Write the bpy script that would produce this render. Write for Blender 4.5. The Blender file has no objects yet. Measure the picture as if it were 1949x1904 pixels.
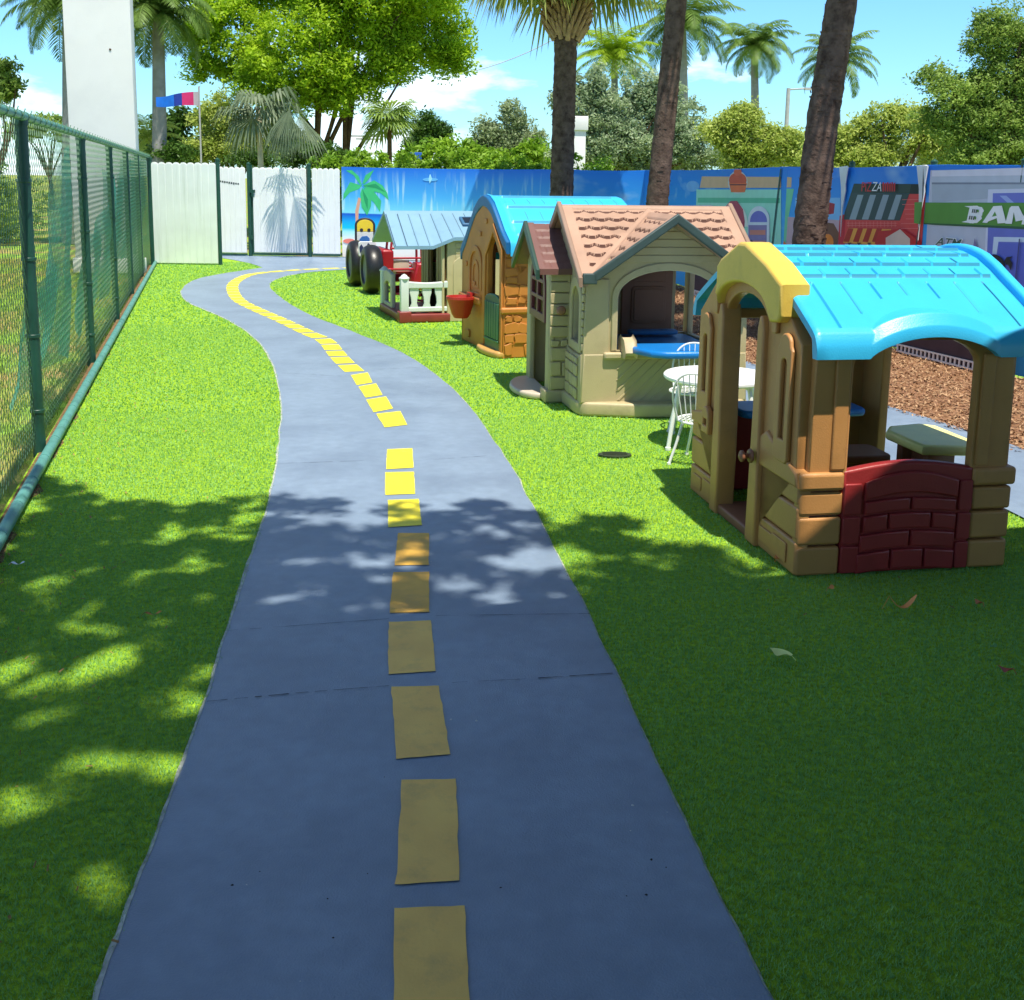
import bpy, math, random
import numpy as np
from mathutils import Matrix, Vector, noise
from mathutils.geometry import tessellate_polygon
random.seed(7); rng = np.random.default_rng(7)
S = bpy.context.scene
COL = S.collection
rad = math.radians

# ------------------------------------------------------------------ camera, sky, sun
F, CX, CY, CH = 2080.0, 974.5, 695.0, 1.65
TILT, ROLL = math.atan(.17), rad(.86)
cd = bpy.data.cameras.new('camera'); cam = bpy.data.objects.new('camera', cd); COL.objects.link(cam)
cd.sensor_fit = 'HORIZONTAL'; cd.sensor_width = 36; cd.lens = F / 1949 * 36
cd.shift_y = -(952 - CY) / 1949; cd.clip_start = .05; cd.clip_end = 3000
RM = Matrix.Rotation(math.pi/2 - TILT, 3, 'X') @ Matrix.Rotation(ROLL, 3, 'Z')
cam.matrix_world = Matrix.Translation((0, 0, CH)) @ RM.to_4x4()
S.camera = cam
S.view_settings.view_transform = 'Standard'; S.view_settings.look = 'None'
S.view_settings.exposure = 0.46; S.view_settings.gamma = 1
S.cycles.max_bounces = 7; S.cycles.diffuse_bounces = 4; S.cycles.transparent_max_bounces = 12

TO_SUN = Vector((.15, -.33, 1)).normalized()
W = bpy.data.worlds.new('World'); S.world = W; W.use_nodes = True
nt = W.node_tree; nt.nodes.clear()
def wn(t, **k):
    n = nt.nodes.new(t)
    for a, b in k.items(): setattr(n, a, b)
    return n
out = wn('ShaderNodeOutputWorld'); bg = wn('ShaderNodeBackground'); sky = wn('ShaderNodeTexSky', sky_type='NISHITA')
sky.sun_disc = False; sky.sun_elevation = math.asin(TO_SUN.z)
sky.sun_rotation = math.atan2(TO_SUN.x, TO_SUN.y); sky.air_density = 1.15; sky.dust_density = .25; sky.ozone_density = 2.2
tc = wn('ShaderNodeTexCoord'); mp = wn('ShaderNodeMapping'); mp.inputs['Scale'].default_value = (1, 1, 3.2)
mp.inputs['Location'].default_value = (3.1, .4, .15)
nz = wn('ShaderNodeTexNoise'); nz.inputs['Scale'].default_value = 3.1; nz.inputs['Detail'].default_value = 9; nz.inputs['Roughness'].default_value = .58
cr = wn('ShaderNodeValToRGB'); cr.color_ramp.elements[0].position = .515; cr.color_ramp.elements[1].position = .66
mx = wn('ShaderNodeMixRGB'); mx.inputs['Color2'].default_value = (12.5, 12.9, 13.4, 1)
tint = wn('ShaderNodeMixRGB', blend_type='MULTIPLY'); tint.inputs['Fac'].default_value = 1; tint.inputs['Color2'].default_value = (.60, 1.02, 1.42, 1)
L = nt.links.new
L(sky.outputs[0], tint.inputs['Color1']); L(tint.outputs[0], mx.inputs['Color1'])
L(tc.outputs['Generated'], mp.inputs[0]); L(mp.outputs[0], nz.inputs['Vector']); L(nz.outputs[0], cr.inputs[0]); L(cr.outputs[0], mx.inputs['Fac'])
sep = wn('ShaderNodeSeparateXYZ'); mr = wn('ShaderNodeMapRange'); mr.inputs[1].default_value = .16; mr.inputs[2].default_value = .62; mr.inputs[3].default_value = 1.0; mr.inputs[4].default_value = .50
zen = wn('ShaderNodeMixRGB', blend_type='MULTIPLY'); zen.inputs['Fac'].default_value = 1
L(tc.outputs['Generated'], sep.inputs[0]); L(sep.outputs[2], mr.inputs[0]); L(mx.outputs[0], zen.inputs['Color1']); L(mr.outputs[0], zen.inputs['Color2'])
L(zen.outputs[0], bg.inputs[0]); bg.inputs[1].default_value = .12; L(bg.outputs[0], out.inputs[0])
sd = bpy.data.lights.new('sun', 'SUN'); sd.energy = 5.0; sd.angle = rad(.53); sd.color = (1, .93, .80)
so = bpy.data.objects.new('sun', sd); COL.objects.link(so); so.location = (0, 0, 30)
so.rotation_euler = TO_SUN.to_track_quat('Z', 'Y').to_euler()

# ------------------------------------------------------------------ measuring helpers (photo pixel -> place)
def ray(X, Y): return RM @ Vector(((X-CX)/F, (CY-Y)/F, -1))
def G(X, Y, z=0.0):
    d = ray(X, Y); t = (z-CH)/d.z; return (d.x*t, d.y*t)

# ------------------------------------------------------------------ materials
def srgb(r, g, b): return tuple(((c/255)/12.92 if c/255 <= .04045 else ((c/255+.055)/1.055)**2.4) for c in (r, g, b))
MATS = {}
def mat(name, col, rough=.5, var=.12, scale=6, bump=0, bscale=60, spec=.5, metal=0, coat=0, detail=4, dirt=None, dscale=2.5, dlo=.55, dhi=.75):
    if name in MATS: return MATS[name]
    m = bpy.data.materials.new(name); m.use_nodes = True; t = m.node_tree; p = t.nodes['Principled BSDF']
    p.inputs['Roughness'].default_value = rough; p.inputs['Specular IOR Level'].default_value = spec; p.inputs['Metallic'].default_value = metal
    p.inputs['Coat Weight'].default_value = coat
    c = t.nodes.new('ShaderNodeTexCoord'); n = t.nodes.new('ShaderNodeTexNoise'); n.inputs['Scale'].default_value = scale; n.inputs['Detail'].default_value = detail
    t.links.new(c.outputs['Object'], n.inputs['Vector'])
    r = t.nodes.new('ShaderNodeValToRGB'); r.color_ramp.elements[0].position = .3; r.color_ramp.elements[1].position = .7
    r.color_ramp.elements[0].color = (*[x*(1-var) for x in col], 1); r.color_ramp.elements[1].color = (*[min(1, x*(1+var)) for x in col], 1)
    t.links.new(n.outputs[0], r.inputs[0]); last = r.outputs[0]
    if dirt:
        n3 = t.nodes.new('ShaderNodeTexNoise'); n3.inputs['Scale'].default_value = dscale; n3.inputs['Detail'].default_value = 8; n3.inputs['Roughness'].default_value = .65
        t.links.new(c.outputs['Object'], n3.inputs['Vector'])
        r3 = t.nodes.new('ShaderNodeValToRGB'); r3.color_ramp.elements[0].position = dlo; r3.color_ramp.elements[1].position = dhi
        t.links.new(n3.outputs[0], r3.inputs[0]); mm = t.nodes.new('ShaderNodeMixRGB'); mm.inputs['Color2'].default_value = (*dirt, 1)
        t.links.new(r3.outputs[0], mm.inputs['Fac']); t.links.new(last, mm.inputs['Color1']); last = mm.outputs[0]
    t.links.new(last, p.inputs['Base Color'])
    if bump:
        b = t.nodes.new('ShaderNodeBump'); b.inputs['Strength'].default_value = bump; b.inputs['Distance'].default_value = .01
        n2 = t.nodes.new('ShaderNodeTexNoise'); n2.inputs['Scale'].default_value = bscale; n2.inputs['Detail'].default_value = 3
        t.links.new(c.outputs['Object'], n2.inputs['Vector']); t.links.new(n2.outputs[0], b.inputs['Height']); t.links.new(b.outputs[0], p.inputs['Normal'])
    MATS[name] = m; return m
def leafmat(name, c1, c2, trans=.35, scale=1.2, rough=.5):
    if name in MATS: return MATS[name]
    m = bpy.data.materials.new(name); m.use_nodes = True; t = m.node_tree; t.nodes.clear()
    o = t.nodes.new('ShaderNodeOutputMaterial'); c = t.nodes.new('ShaderNodeTexCoord'); n = t.nodes.new('ShaderNodeTexNoise')
    n.inputs['Scale'].default_value = scale; n.inputs['Detail'].default_value = 6; n.inputs['Roughness'].default_value = .7
    r = t.nodes.new('ShaderNodeValToRGB'); r.color_ramp.elements[0].position = .35; r.color_ramp.elements[1].position = .65
    r.color_ramp.elements[0].color = (*c1, 1); r.color_ramp.elements[1].color = (*c2, 1)
    p = t.nodes.new('ShaderNodeBsdfPrincipled'); p.inputs['Roughness'].default_value = rough; p.inputs['Specular IOR Level'].default_value = .3
    tr = t.nodes.new('ShaderNodeBsdfTranslucent'); ms = t.nodes.new('ShaderNodeMixShader'); ms.inputs[0].default_value = trans
    k = t.links.new
    k(c.outputs['Object'], n.inputs['Vector']); k(n.outputs[0], r.inputs[0]); k(r.outputs[0], p.inputs['Base Color']); k(r.outputs[0], tr.inputs['Color'])
    k(p.outputs[0], ms.inputs[1]); k(tr.outputs[0], ms.inputs[2]); k(ms.outputs[0], o.inputs[0])
    MATS[name] = m; return m
def plastic(name, r, g, b, k=.8, rough=.42, var=.07, dirt=None):
    c = tuple(x*k for x in srgb(r, g, b))
    return mat(name, c, rough, var, 4, .12, 140, .5, dirt=dirt or tuple(x*.72 for x in c), dscale=5, dlo=.55, dhi=.85)

# ------------------------------------------------------------------ mesh collecting
class MB:
    def __init__(s): s.v = []; s.f = []; s.m = []
    def add(s, vs, fs, mi=0):
        o = len(s.v); s.v += [tuple(p) for p in vs]; s.f += [tuple(i+o for i in f) for f in fs]; s.m += [mi]*len(fs); return s
    def box(s, x0, x1, y0, y1, z0, z1, mi=0, M=None):
        v = [Vector((x, y, z)) for z in (z0, z1) for y in (y0, y1) for x in (x0, x1)]
        if M: v = [M @ p for p in v]
        return s.add(v, [(0,2,3,1),(4,5,7,6),(0,1,5,4),(2,6,7,3),(0,4,6,2),(1,3,7,5)], mi)
    def tube(s, pts, r, n=10, mi=0, caps=True):
        pts = [Vector(p) for p in pts]; R = r if isinstance(r, (list, tuple)) else [r]*len(pts)
        vs = []; fs = []; up = None
        for i, p in enumerate(pts):
            d = (pts[min(i+1, len(pts)-1)] - pts[max(i-1, 0)]).normalized()
            if up is None: up = Vector((0, 0, 1)) if abs(d.z) < .9 else Vector((1, 0, 0))
            a = d.cross(up).normalized(); b = a.cross(d).normalized(); up = b
            for k in range(n):
                t = 2*math.pi*k/n; vs.append(p + (a*math.cos(t) + b*math.sin(t))*R[i])
        for i in range(len(pts)-1):
            for k in range(n): fs.append((i*n+k, i*n+(k+1) % n, (i+1)*n+(k+1) % n, (i+1)*n+k))
        if caps: fs += [tuple(range(n-1, -1, -1)), tuple(range((len(pts)-1)*n, len(pts)*n))]
        return s.add(vs, fs, mi)
    def lathe(s, prof, n=32, M=None, mi=0, caps=True):
        vs = []; fs = []
        for (r, z) in prof:
            for k in range(n):
                t = 2*math.pi*k/n; p = Vector((r*math.cos(t), r*math.sin(t), z)); vs.append(M @ p if M else p)
        for i in range(len(prof)-1):
            for k in range(n): fs.append((i*n+k, i*n+(k+1) % n, (i+1)*n+(k+1) % n, (i+1)*n+k))
        if caps: fs += [tuple(range(n-1, -1, -1)), tuple(range((len(prof)-1)*n, len(prof)*n))]
        return s.add(vs, fs, mi)
    def plate(s, outline, holes=(), th=.05, bev=.008, M=None, mi=0, n0=0.0, res=2):
        """an outline with openings, thickness th, rounded edges; front face at n = n0 + th"""
        cu = bpy.data.curves.new('c', 'CURVE'); cu.dimensions = '2D'; cu.fill_mode = 'BOTH'
        bev = min(bev, th*.49)
        cu.extrude = max(th/2-bev, 1e-5); cu.bevel_depth = bev; cu.bevel_resolution = res; cu.offset = -bev
        for loop in [outline]+list(holes):
            sp = cu.splines.new('POLY'); sp.points.add(len(loop)-1); sp.use_cyclic_u = True
            for i, p in enumerate(loop): sp.points[i].co = (p[0], p[1], 0, 1)
        ob = bpy.data.objects.new('c', cu); me = bpy.data.meshes.new_from_object(ob)
        vs = [v.co + Vector((0, 0, n0+th/2)) for v in me.vertices]; fs = [tuple(p.vertices) for p in me.polygons]
        if M:
            vs = [M @ v for v in vs]
            if M.to_3x3().determinant() < 0: fs = [f[::-1] for f in fs]
        bpy.data.objects.remove(ob); bpy.data.curves.remove(cu); bpy.data.meshes.remove(me)
        return s.add(vs, fs, mi)
    def build(s, name, mats, parent=None, loc=(0,0,0), rot=(0,0,0), smooth=35, bevel=0):
        me = bpy.data.meshes.new(name); me.from_pydata(s.v, [], s.f)
        mats = mats if isinstance(mats, (list, tuple)) else [mats]
        for m in mats: me.materials.append(m)
        if len(mats) > 1: me.polygons.foreach_set('material_index', s.m)
        if bevel:
            import bmesh
            bm = bmesh.new(); bm.from_mesh(me)
            es = [e for e in bm.edges if len(e.link_faces) == 2 and e.calc_face_angle(0) > rad(35)]
            bmesh.ops.bevel(bm, geom=es, offset=bevel, segments=3, profile=.5, affect='EDGES', clamp_overlap=True)
            bm.to_mesh(me); bm.free()
        if smooth:
            me.shade_smooth(); me.set_sharp_from_angle(angle=rad(smooth))
        o = bpy.data.objects.new(name, me); COL.objects.link(o); o.location = loc; o.rotation_euler = rot
        if parent: o.parent = parent
        return o
def np_mesh(name, v, f, mats, parent=None, mi=None, smooth=False):
    """v (N,3), f (M,k) numpy"""
    me = bpy.data.meshes.new(name); k = f.shape[1]
    me.vertices.add(len(v)); me.vertices.foreach_set('co', np.asarray(v, np.float32).ravel())
    me.loops.add(f.size); me.loops.foreach_set('vertex_index', f.astype(np.int32).ravel())
    me.polygons.add(len(f)); me.polygons.foreach_set('loop_start', np.arange(0, f.size, k, dtype=np.int32))
    for m in (mats if isinstance(mats, (list, tuple)) else [mats]): me.materials.append(m)
    if mi is not None: me.polygons.foreach_set('material_index', mi.astype(np.int32))
    me.update(calc_edges=True); me.validate()
    if smooth: me.shade_smooth()
    o = bpy.data.objects.new(name, me); COL.objects.link(o)
    if parent: o.parent = parent
    return o
def tag(o, label=None, cat=None, group=None, kind=None):
    if label: o['label'] = label
    if cat: o['category'] = cat
    if group: o['group'] = group
    if kind: o['kind'] = kind
    return o
def thing(name, label, cat, loc=(0,0,0), rz=0, group=None):
    o = bpy.data.objects.new(name, None); COL.objects.link(o); o.location = loc; o.rotation_euler = (0, 0, rz); o.empty_display_size = .1
    return tag(o, label, cat, group)
def copy_tree(o, parent=None):
    c = o.copy(); COL.objects.link(c)
    if parent: c.parent = parent
    for ch in list(o.children): copy_tree(ch, c)
    return c
def face(axis, off, flip=False):
    """plane of a wall in house coordinates: 'x' -> u=y, v=z, n=-x ; 'y' -> u=x, v=z, n=-y ; 'z' -> u=x, v=y, n=z"""
    if axis == 'x': c = ((0,1,0), (0,0,1), (1 if flip else -1, 0, 0)); o = (off, 0, 0)
    elif axis == 'y': c = ((1,0,0), (0,0,1), (0, 1 if flip else -1, 0)); o = (0, off, 0)
    else: c = ((1,0,0), (0,1,0), (0,0,1)); o = (0, 0, off)
    return Matrix(((c[0][0], c[1][0], c[2][0], o[0]), (c[0][1], c[1][1], c[2][1], o[1]), (c[0][2], c[1][2], c[2][2], o[2]), (0,0,0,1)))
def arch(u0, u1, v0, vs, vt, n=14):
    """opening with a rounded head"""
    c = (u0+u1)/2; r = (u1-u0)/2
    return [(u0, v0), (u1, v0)] + [(c + r*math.cos(math.pi*i/n), vs + (vt-vs)*math.sin(math.pi*i/n)) for i in range(n+1)]
def rect(u0, u1, v0, v1): return [(u0, v0), (u1, v0), (u1, v1), (u0, v1)]
def rrect(u0, u1, v0, v1, r, n=4):
    o = []
    for cx, cy, a in ((u1-r, v0+r, -90), (u1-r, v1-r, 0), (u0+r, v1-r, 90), (u0+r, v0+r, 180)):
        for i in range(n+1):
            t = rad(a+90*i/n); o.append((cx+r*math.cos(t), cy+r*math.sin(t)))
    return o
def catmull(P, n=8, closed=False):
    P = [Vector((p[0], p[1])) for p in P]; o = []
    N = len(P)
    for i in range(N-1 if not closed else N):
        p0 = P[max(i-1, 0)] if not closed else P[i-1]; p1 = P[i]; p2 = P[(i+1) % N]; p3 = P[min(i+2, N-1)] if not closed else P[(i+2) % N]
        for k in range(n):
            t = k/n; o.append(tuple(.5*((2*p1)+(p2-p0)*t+(2*p0-5*p1+4*p2-p3)*t*t+(3*p1-p0-3*p2+p3)*t**3)))
    if not closed: o.append(tuple(P[-1]))
    return o
def flat(mb, poly, z, mi=0):
    t = tessellate_polygon([[Vector((p[0], p[1], 0)) for p in poly]])
    vs = [(p[0], p[1], z) for p in poly]; fs = []
    for a, b, c in t:
        A, B, C = (Vector(poly[i]) for i in (a, b, c))
        fs.append((a, b, c) if (B-A).cross(C-A) > 0 else (a, c, b))
    return mb.add(vs, fs, mi)
def inside(poly, x, y):
    r = np.zeros(len(x), bool); n = len(poly)
    for i in range(n):
        x0, y0 = poly[i]; x1, y1 = poly[(i+1) % n]
        if y0 == y1: continue
        c = ((y0 > y) != (y1 > y)) & (x < (x1-x0)*(y-y0)/(y1-y0)+x0); r ^= c
    return r
def hfield(mb, x0, x1, y0, y1, zf, th=.03, step=.008, disp=None, mi=0, mi2=None, lipf=None, keep=None, grime=None):
    """a moulded roof shell: height zf(x,y), moulded pattern disp(x,y), turned-down rim"""
    nx = int((x1-x0)/step)+1; ny = int((y1-y0)/step)+1
    xs = np.linspace(x0, x1, nx); ys = np.linspace(y0, y1, ny); X, Y = np.meshgrid(xs, ys)
    Z = zf(X, Y); T = Z + (disp(X, Y) if disp is not None else 0)
    B = Z - th if lipf is None else Z - lipf(X, Y)
    top = np.stack([X, Y, T], -1).reshape(-1, 3); bot = np.stack([X, Y, B], -1).reshape(-1, 3)
    i = np.arange(nx*ny).reshape(ny, nx)
    a, b, c, d = i[:-1, :-1].ravel(), i[:-1, 1:].ravel(), i[1:, 1:].ravel(), i[1:, :-1].ravel(); n = nx*ny
    if keep is not None:
        xc = (X[:-1, :-1].ravel()+X[1:, 1:].ravel())/2; yc = (Y[:-1, :-1].ravel()+Y[1:, 1:].ravel())/2; k = keep(xc, yc)
    fs = list(zip(a.tolist(), b.tolist(), c.tolist(), d.tolist())) + list(zip((a+n).tolist(), (d+n).tolist(), (c+n).tolist(), (b+n).tolist()))
    def rim(l, fl):
        for p, q in zip(l[:-1], l[1:]):
            fs.append((p, p+n, q+n, q) if not fl else (p, q, q+n, p+n))
    rim(i[0, :].tolist(), False); rim(i[-1, :].tolist(), True); rim(i[:, 0].tolist(), True); rim(i[:, -1].tolist(), False)
    mb.add(np.concatenate([top, bot]).tolist(), fs, mi)
    if grime is not None:  # groove cells take the darker second material as painted shade
        xc = (X[:-1, :-1]+X[1:, 1:])/2; yc = (Y[:-1, :-1]+Y[1:, 1:])/2; g_ = grime(xc, yc).ravel(); base = len(mb.m)-len(fs)
        for i_ in np.nonzero(g_)[0].tolist(): mb.m[base+i_] = 1
    return mb
def groove(t, w):  # 1 inside a groove centred where t is an integer, w = half width in t units
    d = np.abs(t-np.round(t)); return np.clip(1-d/w, 0, 1)

# ================================================================== SETTING
M_turf = mat('turf', srgb(150, 190, 48), .85, .35, 45, .9, 260, .15, detail=6)
M_path = mat('path_paint', (.222, .295, .395), .40, .08, 14, .25, 210, .5, dirt=(.16, .215, .30), dscale=1.6, dlo=.42, dhi=.72)
M_path.node_tree.nodes['Principled BSDF'].inputs['Specular IOR Level'].default_value = .45
M_joint = mat('joint', (.03, .035, .05), .9)
M_edge = mat('raw_concrete', (.42, .44, .40), .8, .3, 30, dirt=(.15, .17, .12), dscale=12)
M_mulch = mat('mulch', srgb(146, 110, 82), .95, .55, 55, 1.0, 90, .1, detail=8, dirt=srgb(95, 62, 42), dscale=14, dlo=.5, dhi=.62)
M_rough = mat('rough_grass', srgb(124, 158, 60), .95, .4, 5, .8, 60, .1, detail=8, dirt=srgb(168, 142, 92), dscale=.7, dlo=.45, dhi=.62)

g = MB(); g.box(-300, 300, -60, 600, -.5, -.03); tag(g.build('ground', M_rough, smooth=0), kind='structure')
KX, KY = 2.35, 20.0
yard = [(-6.7, 20.3), (-6.2, 22.9), (-5.42, 22.9), (-3.55, 22.7), (KX, KY), (3.25, 13.2), (4.35, 9.6), (6.2, 4.2), (6.2, -2), (-.85, -2), (-1.95, 3.2)]
t = MB(); flat(t, yard, 0.0); tag(t.build('turf_base', M_turf, smooth=0), kind='structure')

PL = [(150,2060),(190,1904),(240,1750),(300,1580),(345,1470),(395,1335),(425,1220),(470,1090),(505,985),(525,890),(535,820),(535,760),(522,700),(495,655),(460,625),(420,603),(385,588),(355,574),(345,558),(352,545),(375,532),(410,524),(440,519),(500,510)]
PR = [(1560,2060),(1468,1904),(1390,1740),(1300,1560),(1200,1350),(1130,1190),(1060,1060),(1010,960),(960,870),(905,790),(860,740),(810,700),(750,665),(690,640),(640,620),(590,600),(545,575),(520,555),(513,545),(520,535),(550,525),(600,518),(655,514)]
pl = catmull([G(*p) for p in PL], 6); pr = catmull([G(*p) for p in PR], 6)
for L_ in (pl, pr):
    for i in range(2, len(L_)-1):
        x, y = L_[i]; L_[i] = (x + .012*noise.noise((x*3, y*3, 1.3)) + .006*noise.noise((x*14, y*14, 5)), y)
far = [(-5.0, 20.75), (-5.5, 21.5), (-6.1, 22.3), (-6.12, 22.82), (-3.56, 22.82), (1.3, 20.46)]
near_far = [(1.1, 19.0), (-1.0, 19.4)]
path_poly = pl + far + near_far + pr[::-1]
pm = MB(); flat(pm, path_poly, .006)
def strip(mb, line, w, z, mi, side=1):
    vs = []; fs = []
    for i, p in enumerate(line):
        a = Vector(line[max(i-1, 0)]); b = Vector(line[min(i+1, len(line)-1)]); d = (b-a).normalized(); nn = Vector((-d.y, d.x))*side
        ww = w*(.55+.9*abs(noise.noise((p[0]*9, p[1]*9, 0))))
        vs += [(p[0], p[1], z), (p[0]+nn.x*ww, p[1]+nn.y*ww, z-.004)]
    for i in range(len(line)-1): fs.append((2*i, 2*i+1, 2*i+3, 2*i+2) if side < 0 else (2*i, 2*i+2, 2*i+3, 2*i+1))
    mb.add(vs, fs, mi)
strip(pm, pl[:-6], .014, .007, 2, 1); strip(pm, pr[:-10], .009, .007, 2, -1)
def joint(p, q, w=.006, n=14):
    a = Vector(G(*p)); b = Vector(G(*q)); d = (b-a).normalized(); nn = Vector((-d.y, d.x))
    for i in range(n):
        if random.random() < .15: continue
        s = a.lerp(b, i/n); e = a.lerp(b, (i+1)/n); ww = w*random.uniform(.3, 1)/2
        flat(pm, [tuple(s-nn*ww), tuple(e-nn*ww), tuple(e+nn*ww), tuple(s+nn*ww)], .009, 1)
joint((394,1340),(575,1323)); joint((1000,1297),(1166,1286)); joint((575,1323),(740,1310), .003); joint((860,1304),(1000,1297), .003)
joint((530,885),(735,878), .004); joint((790,880),(962,868), .004); joint((430,1205),(740,1182), .003); joint((830,1176),(1122,1172), .003)
joint((536,712),(650,718), .005); joint((720,705),(812,700), .005)
tag(pm.build('path', [M_path, M_joint, M_edge], smooth=0), kind='structure')

# second path behind the playhouses and the mulch bed
p2 = catmull([(3.6, 3.2), (3.42, 5.6), (3.20, 7.0), (2.15, 10.2), (1.75, 13.0), (1.9, 16.0), (1.55, 18.6), (.6, 20.6)], 6)
p2b = catmull([(-.6, 20.0), (.4, 18.0), (.85, 15.8), (.75, 13.0), (1.1, 10.0), (2.0, 6.9), (2.56, 5.45), (2.75, 3.2)], 6)
q = MB(); flat(q, p2+p2b, .010); tag(q.build('rear_path', M_path, smooth=0), kind='structure')
mul = [(3.5, 3.2), (3.35, 5.6), (3.12, 7.0), (2.07, 10.2), (1.67, 13.0), (1.82, 16.0), (1.5, 18.6), (.8, 20.65), (KX, KY), (3.25, 13.2), (4.35, 9.6), (6.2, 4.2), (6.2, 3.2)]
q = MB(); flat(q, mul, .004)
tag(q.build('mulch_bed', M_mulch, smooth=0), kind='structure')
# loose wood chips
N = 90000; x = rng.uniform(1.4, 6, N); y = rng.uniform(4, 20, N); k = inside(mul, x, y); x, y = x[k], y[k]; N = len(x)
an = rng.uniform(0, np.pi, N); ln = rng.uniform(.006, .022, N); wd = rng.uniform(.003, .007, N); ti = rng.uniform(-.010, .010, N)
dx, dy = np.cos(an), np.sin(an); z0 = rng.uniform(.010, .030, N)
v = np.stack([np.stack([x+sx*dx*ln-sy*dy*wd, y+sx*dy*ln+sy*dx*wd, z0+sx*ti], -1) for sx, sy in ((-1,-1),(1,-1),(1,1),(-1,1))], 1).reshape(-1, 3)
f = np.arange(4*N).reshape(-1, 4)
M_ch1 = mat('chip_light', srgb(172, 138, 104), .9, .3, 40); M_ch2 = mat('chip_dark', srgb(130, 94, 70), .9, .3, 40)
tag(np_mesh('wood_chips', v, f, [M_ch1, M_ch2], mi=(rng.random(N) < .5)), kind='stuff')

# bare soil showing between the fence rail and the turf edge
q = MB(); flat(q, [(-1.02-.283*y, y) for y in np.linspace(-1, 20, 60)] + [(-1.02-.283*y+.09+.03*math.sin(y*7.1)+.02*math.sin(y*17.3), y) for y in np.linspace(20, -1, 120)], .003)
tag(q.build('soil_strip', mat('soil', srgb(120, 96, 70), .95, .4, 30, 1.0, 80, .1, dirt=srgb(84, 80, 48), dscale=9), smooth=0), kind='structure')
# fine dry clippings and crumbs on the turf
N = 520; y = rng.uniform(2.0, 11, N); x = np.where(rng.random(N) < .75, -1.02-.283*y+np.abs(rng.normal(.15, .35, N))+.1, rng.uniform(-2, 2.4, N)); k = ~inside(path_poly, x, y); x, y = x[k], y[k]; N = len(x); an = rng.uniform(0, 6.28, N); ln = rng.uniform(.003, .010, N); wd = rng.uniform(.0012, .004, N)
dx, dy = np.cos(an), np.sin(an); z0 = rng.uniform(.012, .020, N)
v = np.stack([np.stack([x+sx_*dx*ln-sy_*dy*wd, y+sx_*dy*ln+sy_*dx*wd, z0+sx_*.003], -1) for sx_, sy_ in ((-1,-1),(1,-1),(1,1),(-1,1))], 1).reshape(-1, 3)
tag(np_mesh('dry_clippings', v, np.arange(4*N).reshape(-1, 4), mat('clipping', srgb(150, 118, 72), .9, .4, 30)), kind='stuff')

# painted dashes
M_yel = mat('dash_yellow', (.86, .74, .035), .55, .08, 9, .1, 120, dirt=(.70, .55, .06), dscale=7, dlo=.6, dhi=.9)
M_ora = mat('dash_orange', (.74, .42, .06), .6, .14, 7, .15, 120, dirt=(.5, .30, .08), dscale=6, dlo=.5, dhi=.85)
M_shaded = mat('dash_shaded', (.98, .58, .13), .6, .08, 7, .15, 120, dirt=(.62, .40, .12), dscale=9, dlo=.52, dhi=.85)  # same yellow paint, shade tone put into the colour of the nearest dashes
D1 = [[(752,1735),(885,1730),(896,1990),(747,1990)],[(765,1490),(868,1488),(875,1682),(753,1690)],[(745,1312),(835,1310),(857,1441),(755,1450)],[(740,1188),(820,1185),(829,1282),(739,1288)],[(748,1093),(817,1092),(817,1169),(741,1171)],[(757,1018),(817,1018),(816,1079),(751,1080)]]
D2 = [[(738,955),(797,953),(803,1003),(739,1007)],[(733,902),(788,901),(790,943),(733,945)],[(737,858),(785,856),(787,893),(735,896)],[(716,790),(762,785),(775,811),(732,816)],[(697,763),(735,757),(748,780),(711,787)],[(682,738),(716,732),(728,754),(696,759)],[(668,716),(700,711),(709,730),(679,735)]]
def wob(poly, z, mb, amp=.004):
    pts = [G(*p) for p in poly]; o = []
    for i in range(4):
        a = Vector(pts[i]); b = Vector(pts[(i+1) % 4])
        for k in range(10):
            p = a.lerp(b, k/10); o.append((p.x+random.uniform(-amp, amp)*.5+amp*noise.noise((p.x*20, p.y*20, i)), p.y+amp*noise.noise((p.x*20, p.y*20, i+9))))
    flat(mb, o[::-1], z)
for i, d in enumerate(D1):
    m = MB(); wob(d, .009, m, .003); tag(m.build('painted_dash', M_shaded if i < 4 else M_ora, smooth=0), kind='structure')
for i, d in enumerate(D2):
    m = MB(); wob(d, .009, m, .002); tag(m.build('painted_dash', M_yel, smooth=0), kind='structure')
CLN = [(675,709),(666,701),(650,686),(636.6,670),(624,654),(608,644),(588,636),(535.5,611),(487.6,590),(456,573.5),(444,557),(444,542),(460.5,529.7),(487.6,521.8),(550,516),(612.6,512.7),(656,511),(700,509)]
cl = [Vector(p) for p in catmull([G(*p) for p in CLN], 12)]
acc = 0; seg = [cl[0]]
def dash(pts, w=.085):
    Lp, Rp = [], []
    for i, p in enumerate(pts):
        d = (pts[min(i+1, len(pts)-1)]-pts[max(i-1, 0)]).normalized(); nn = Vector((-d.y, d.x)); Lp.append(tuple(p+nn*w)); Rp.append(tuple(p-nn*w))
    m = MB(); flat(m, Rp+Lp[::-1], .009); tag(m.build('painted_dash', M_yel, smooth=0), kind='structure')
fine = []
for a, b in zip(cl[:-1], cl[1:]):
    n = max(1, int((b-a).length/.01)); fine += [a.lerp(b, i/n) for i in range(n)]
st = 0
while st < len(fine)-30:
    seg = fine[st:st+29]; dash(seg[::4]+[seg[-1]]); st += 35

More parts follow.
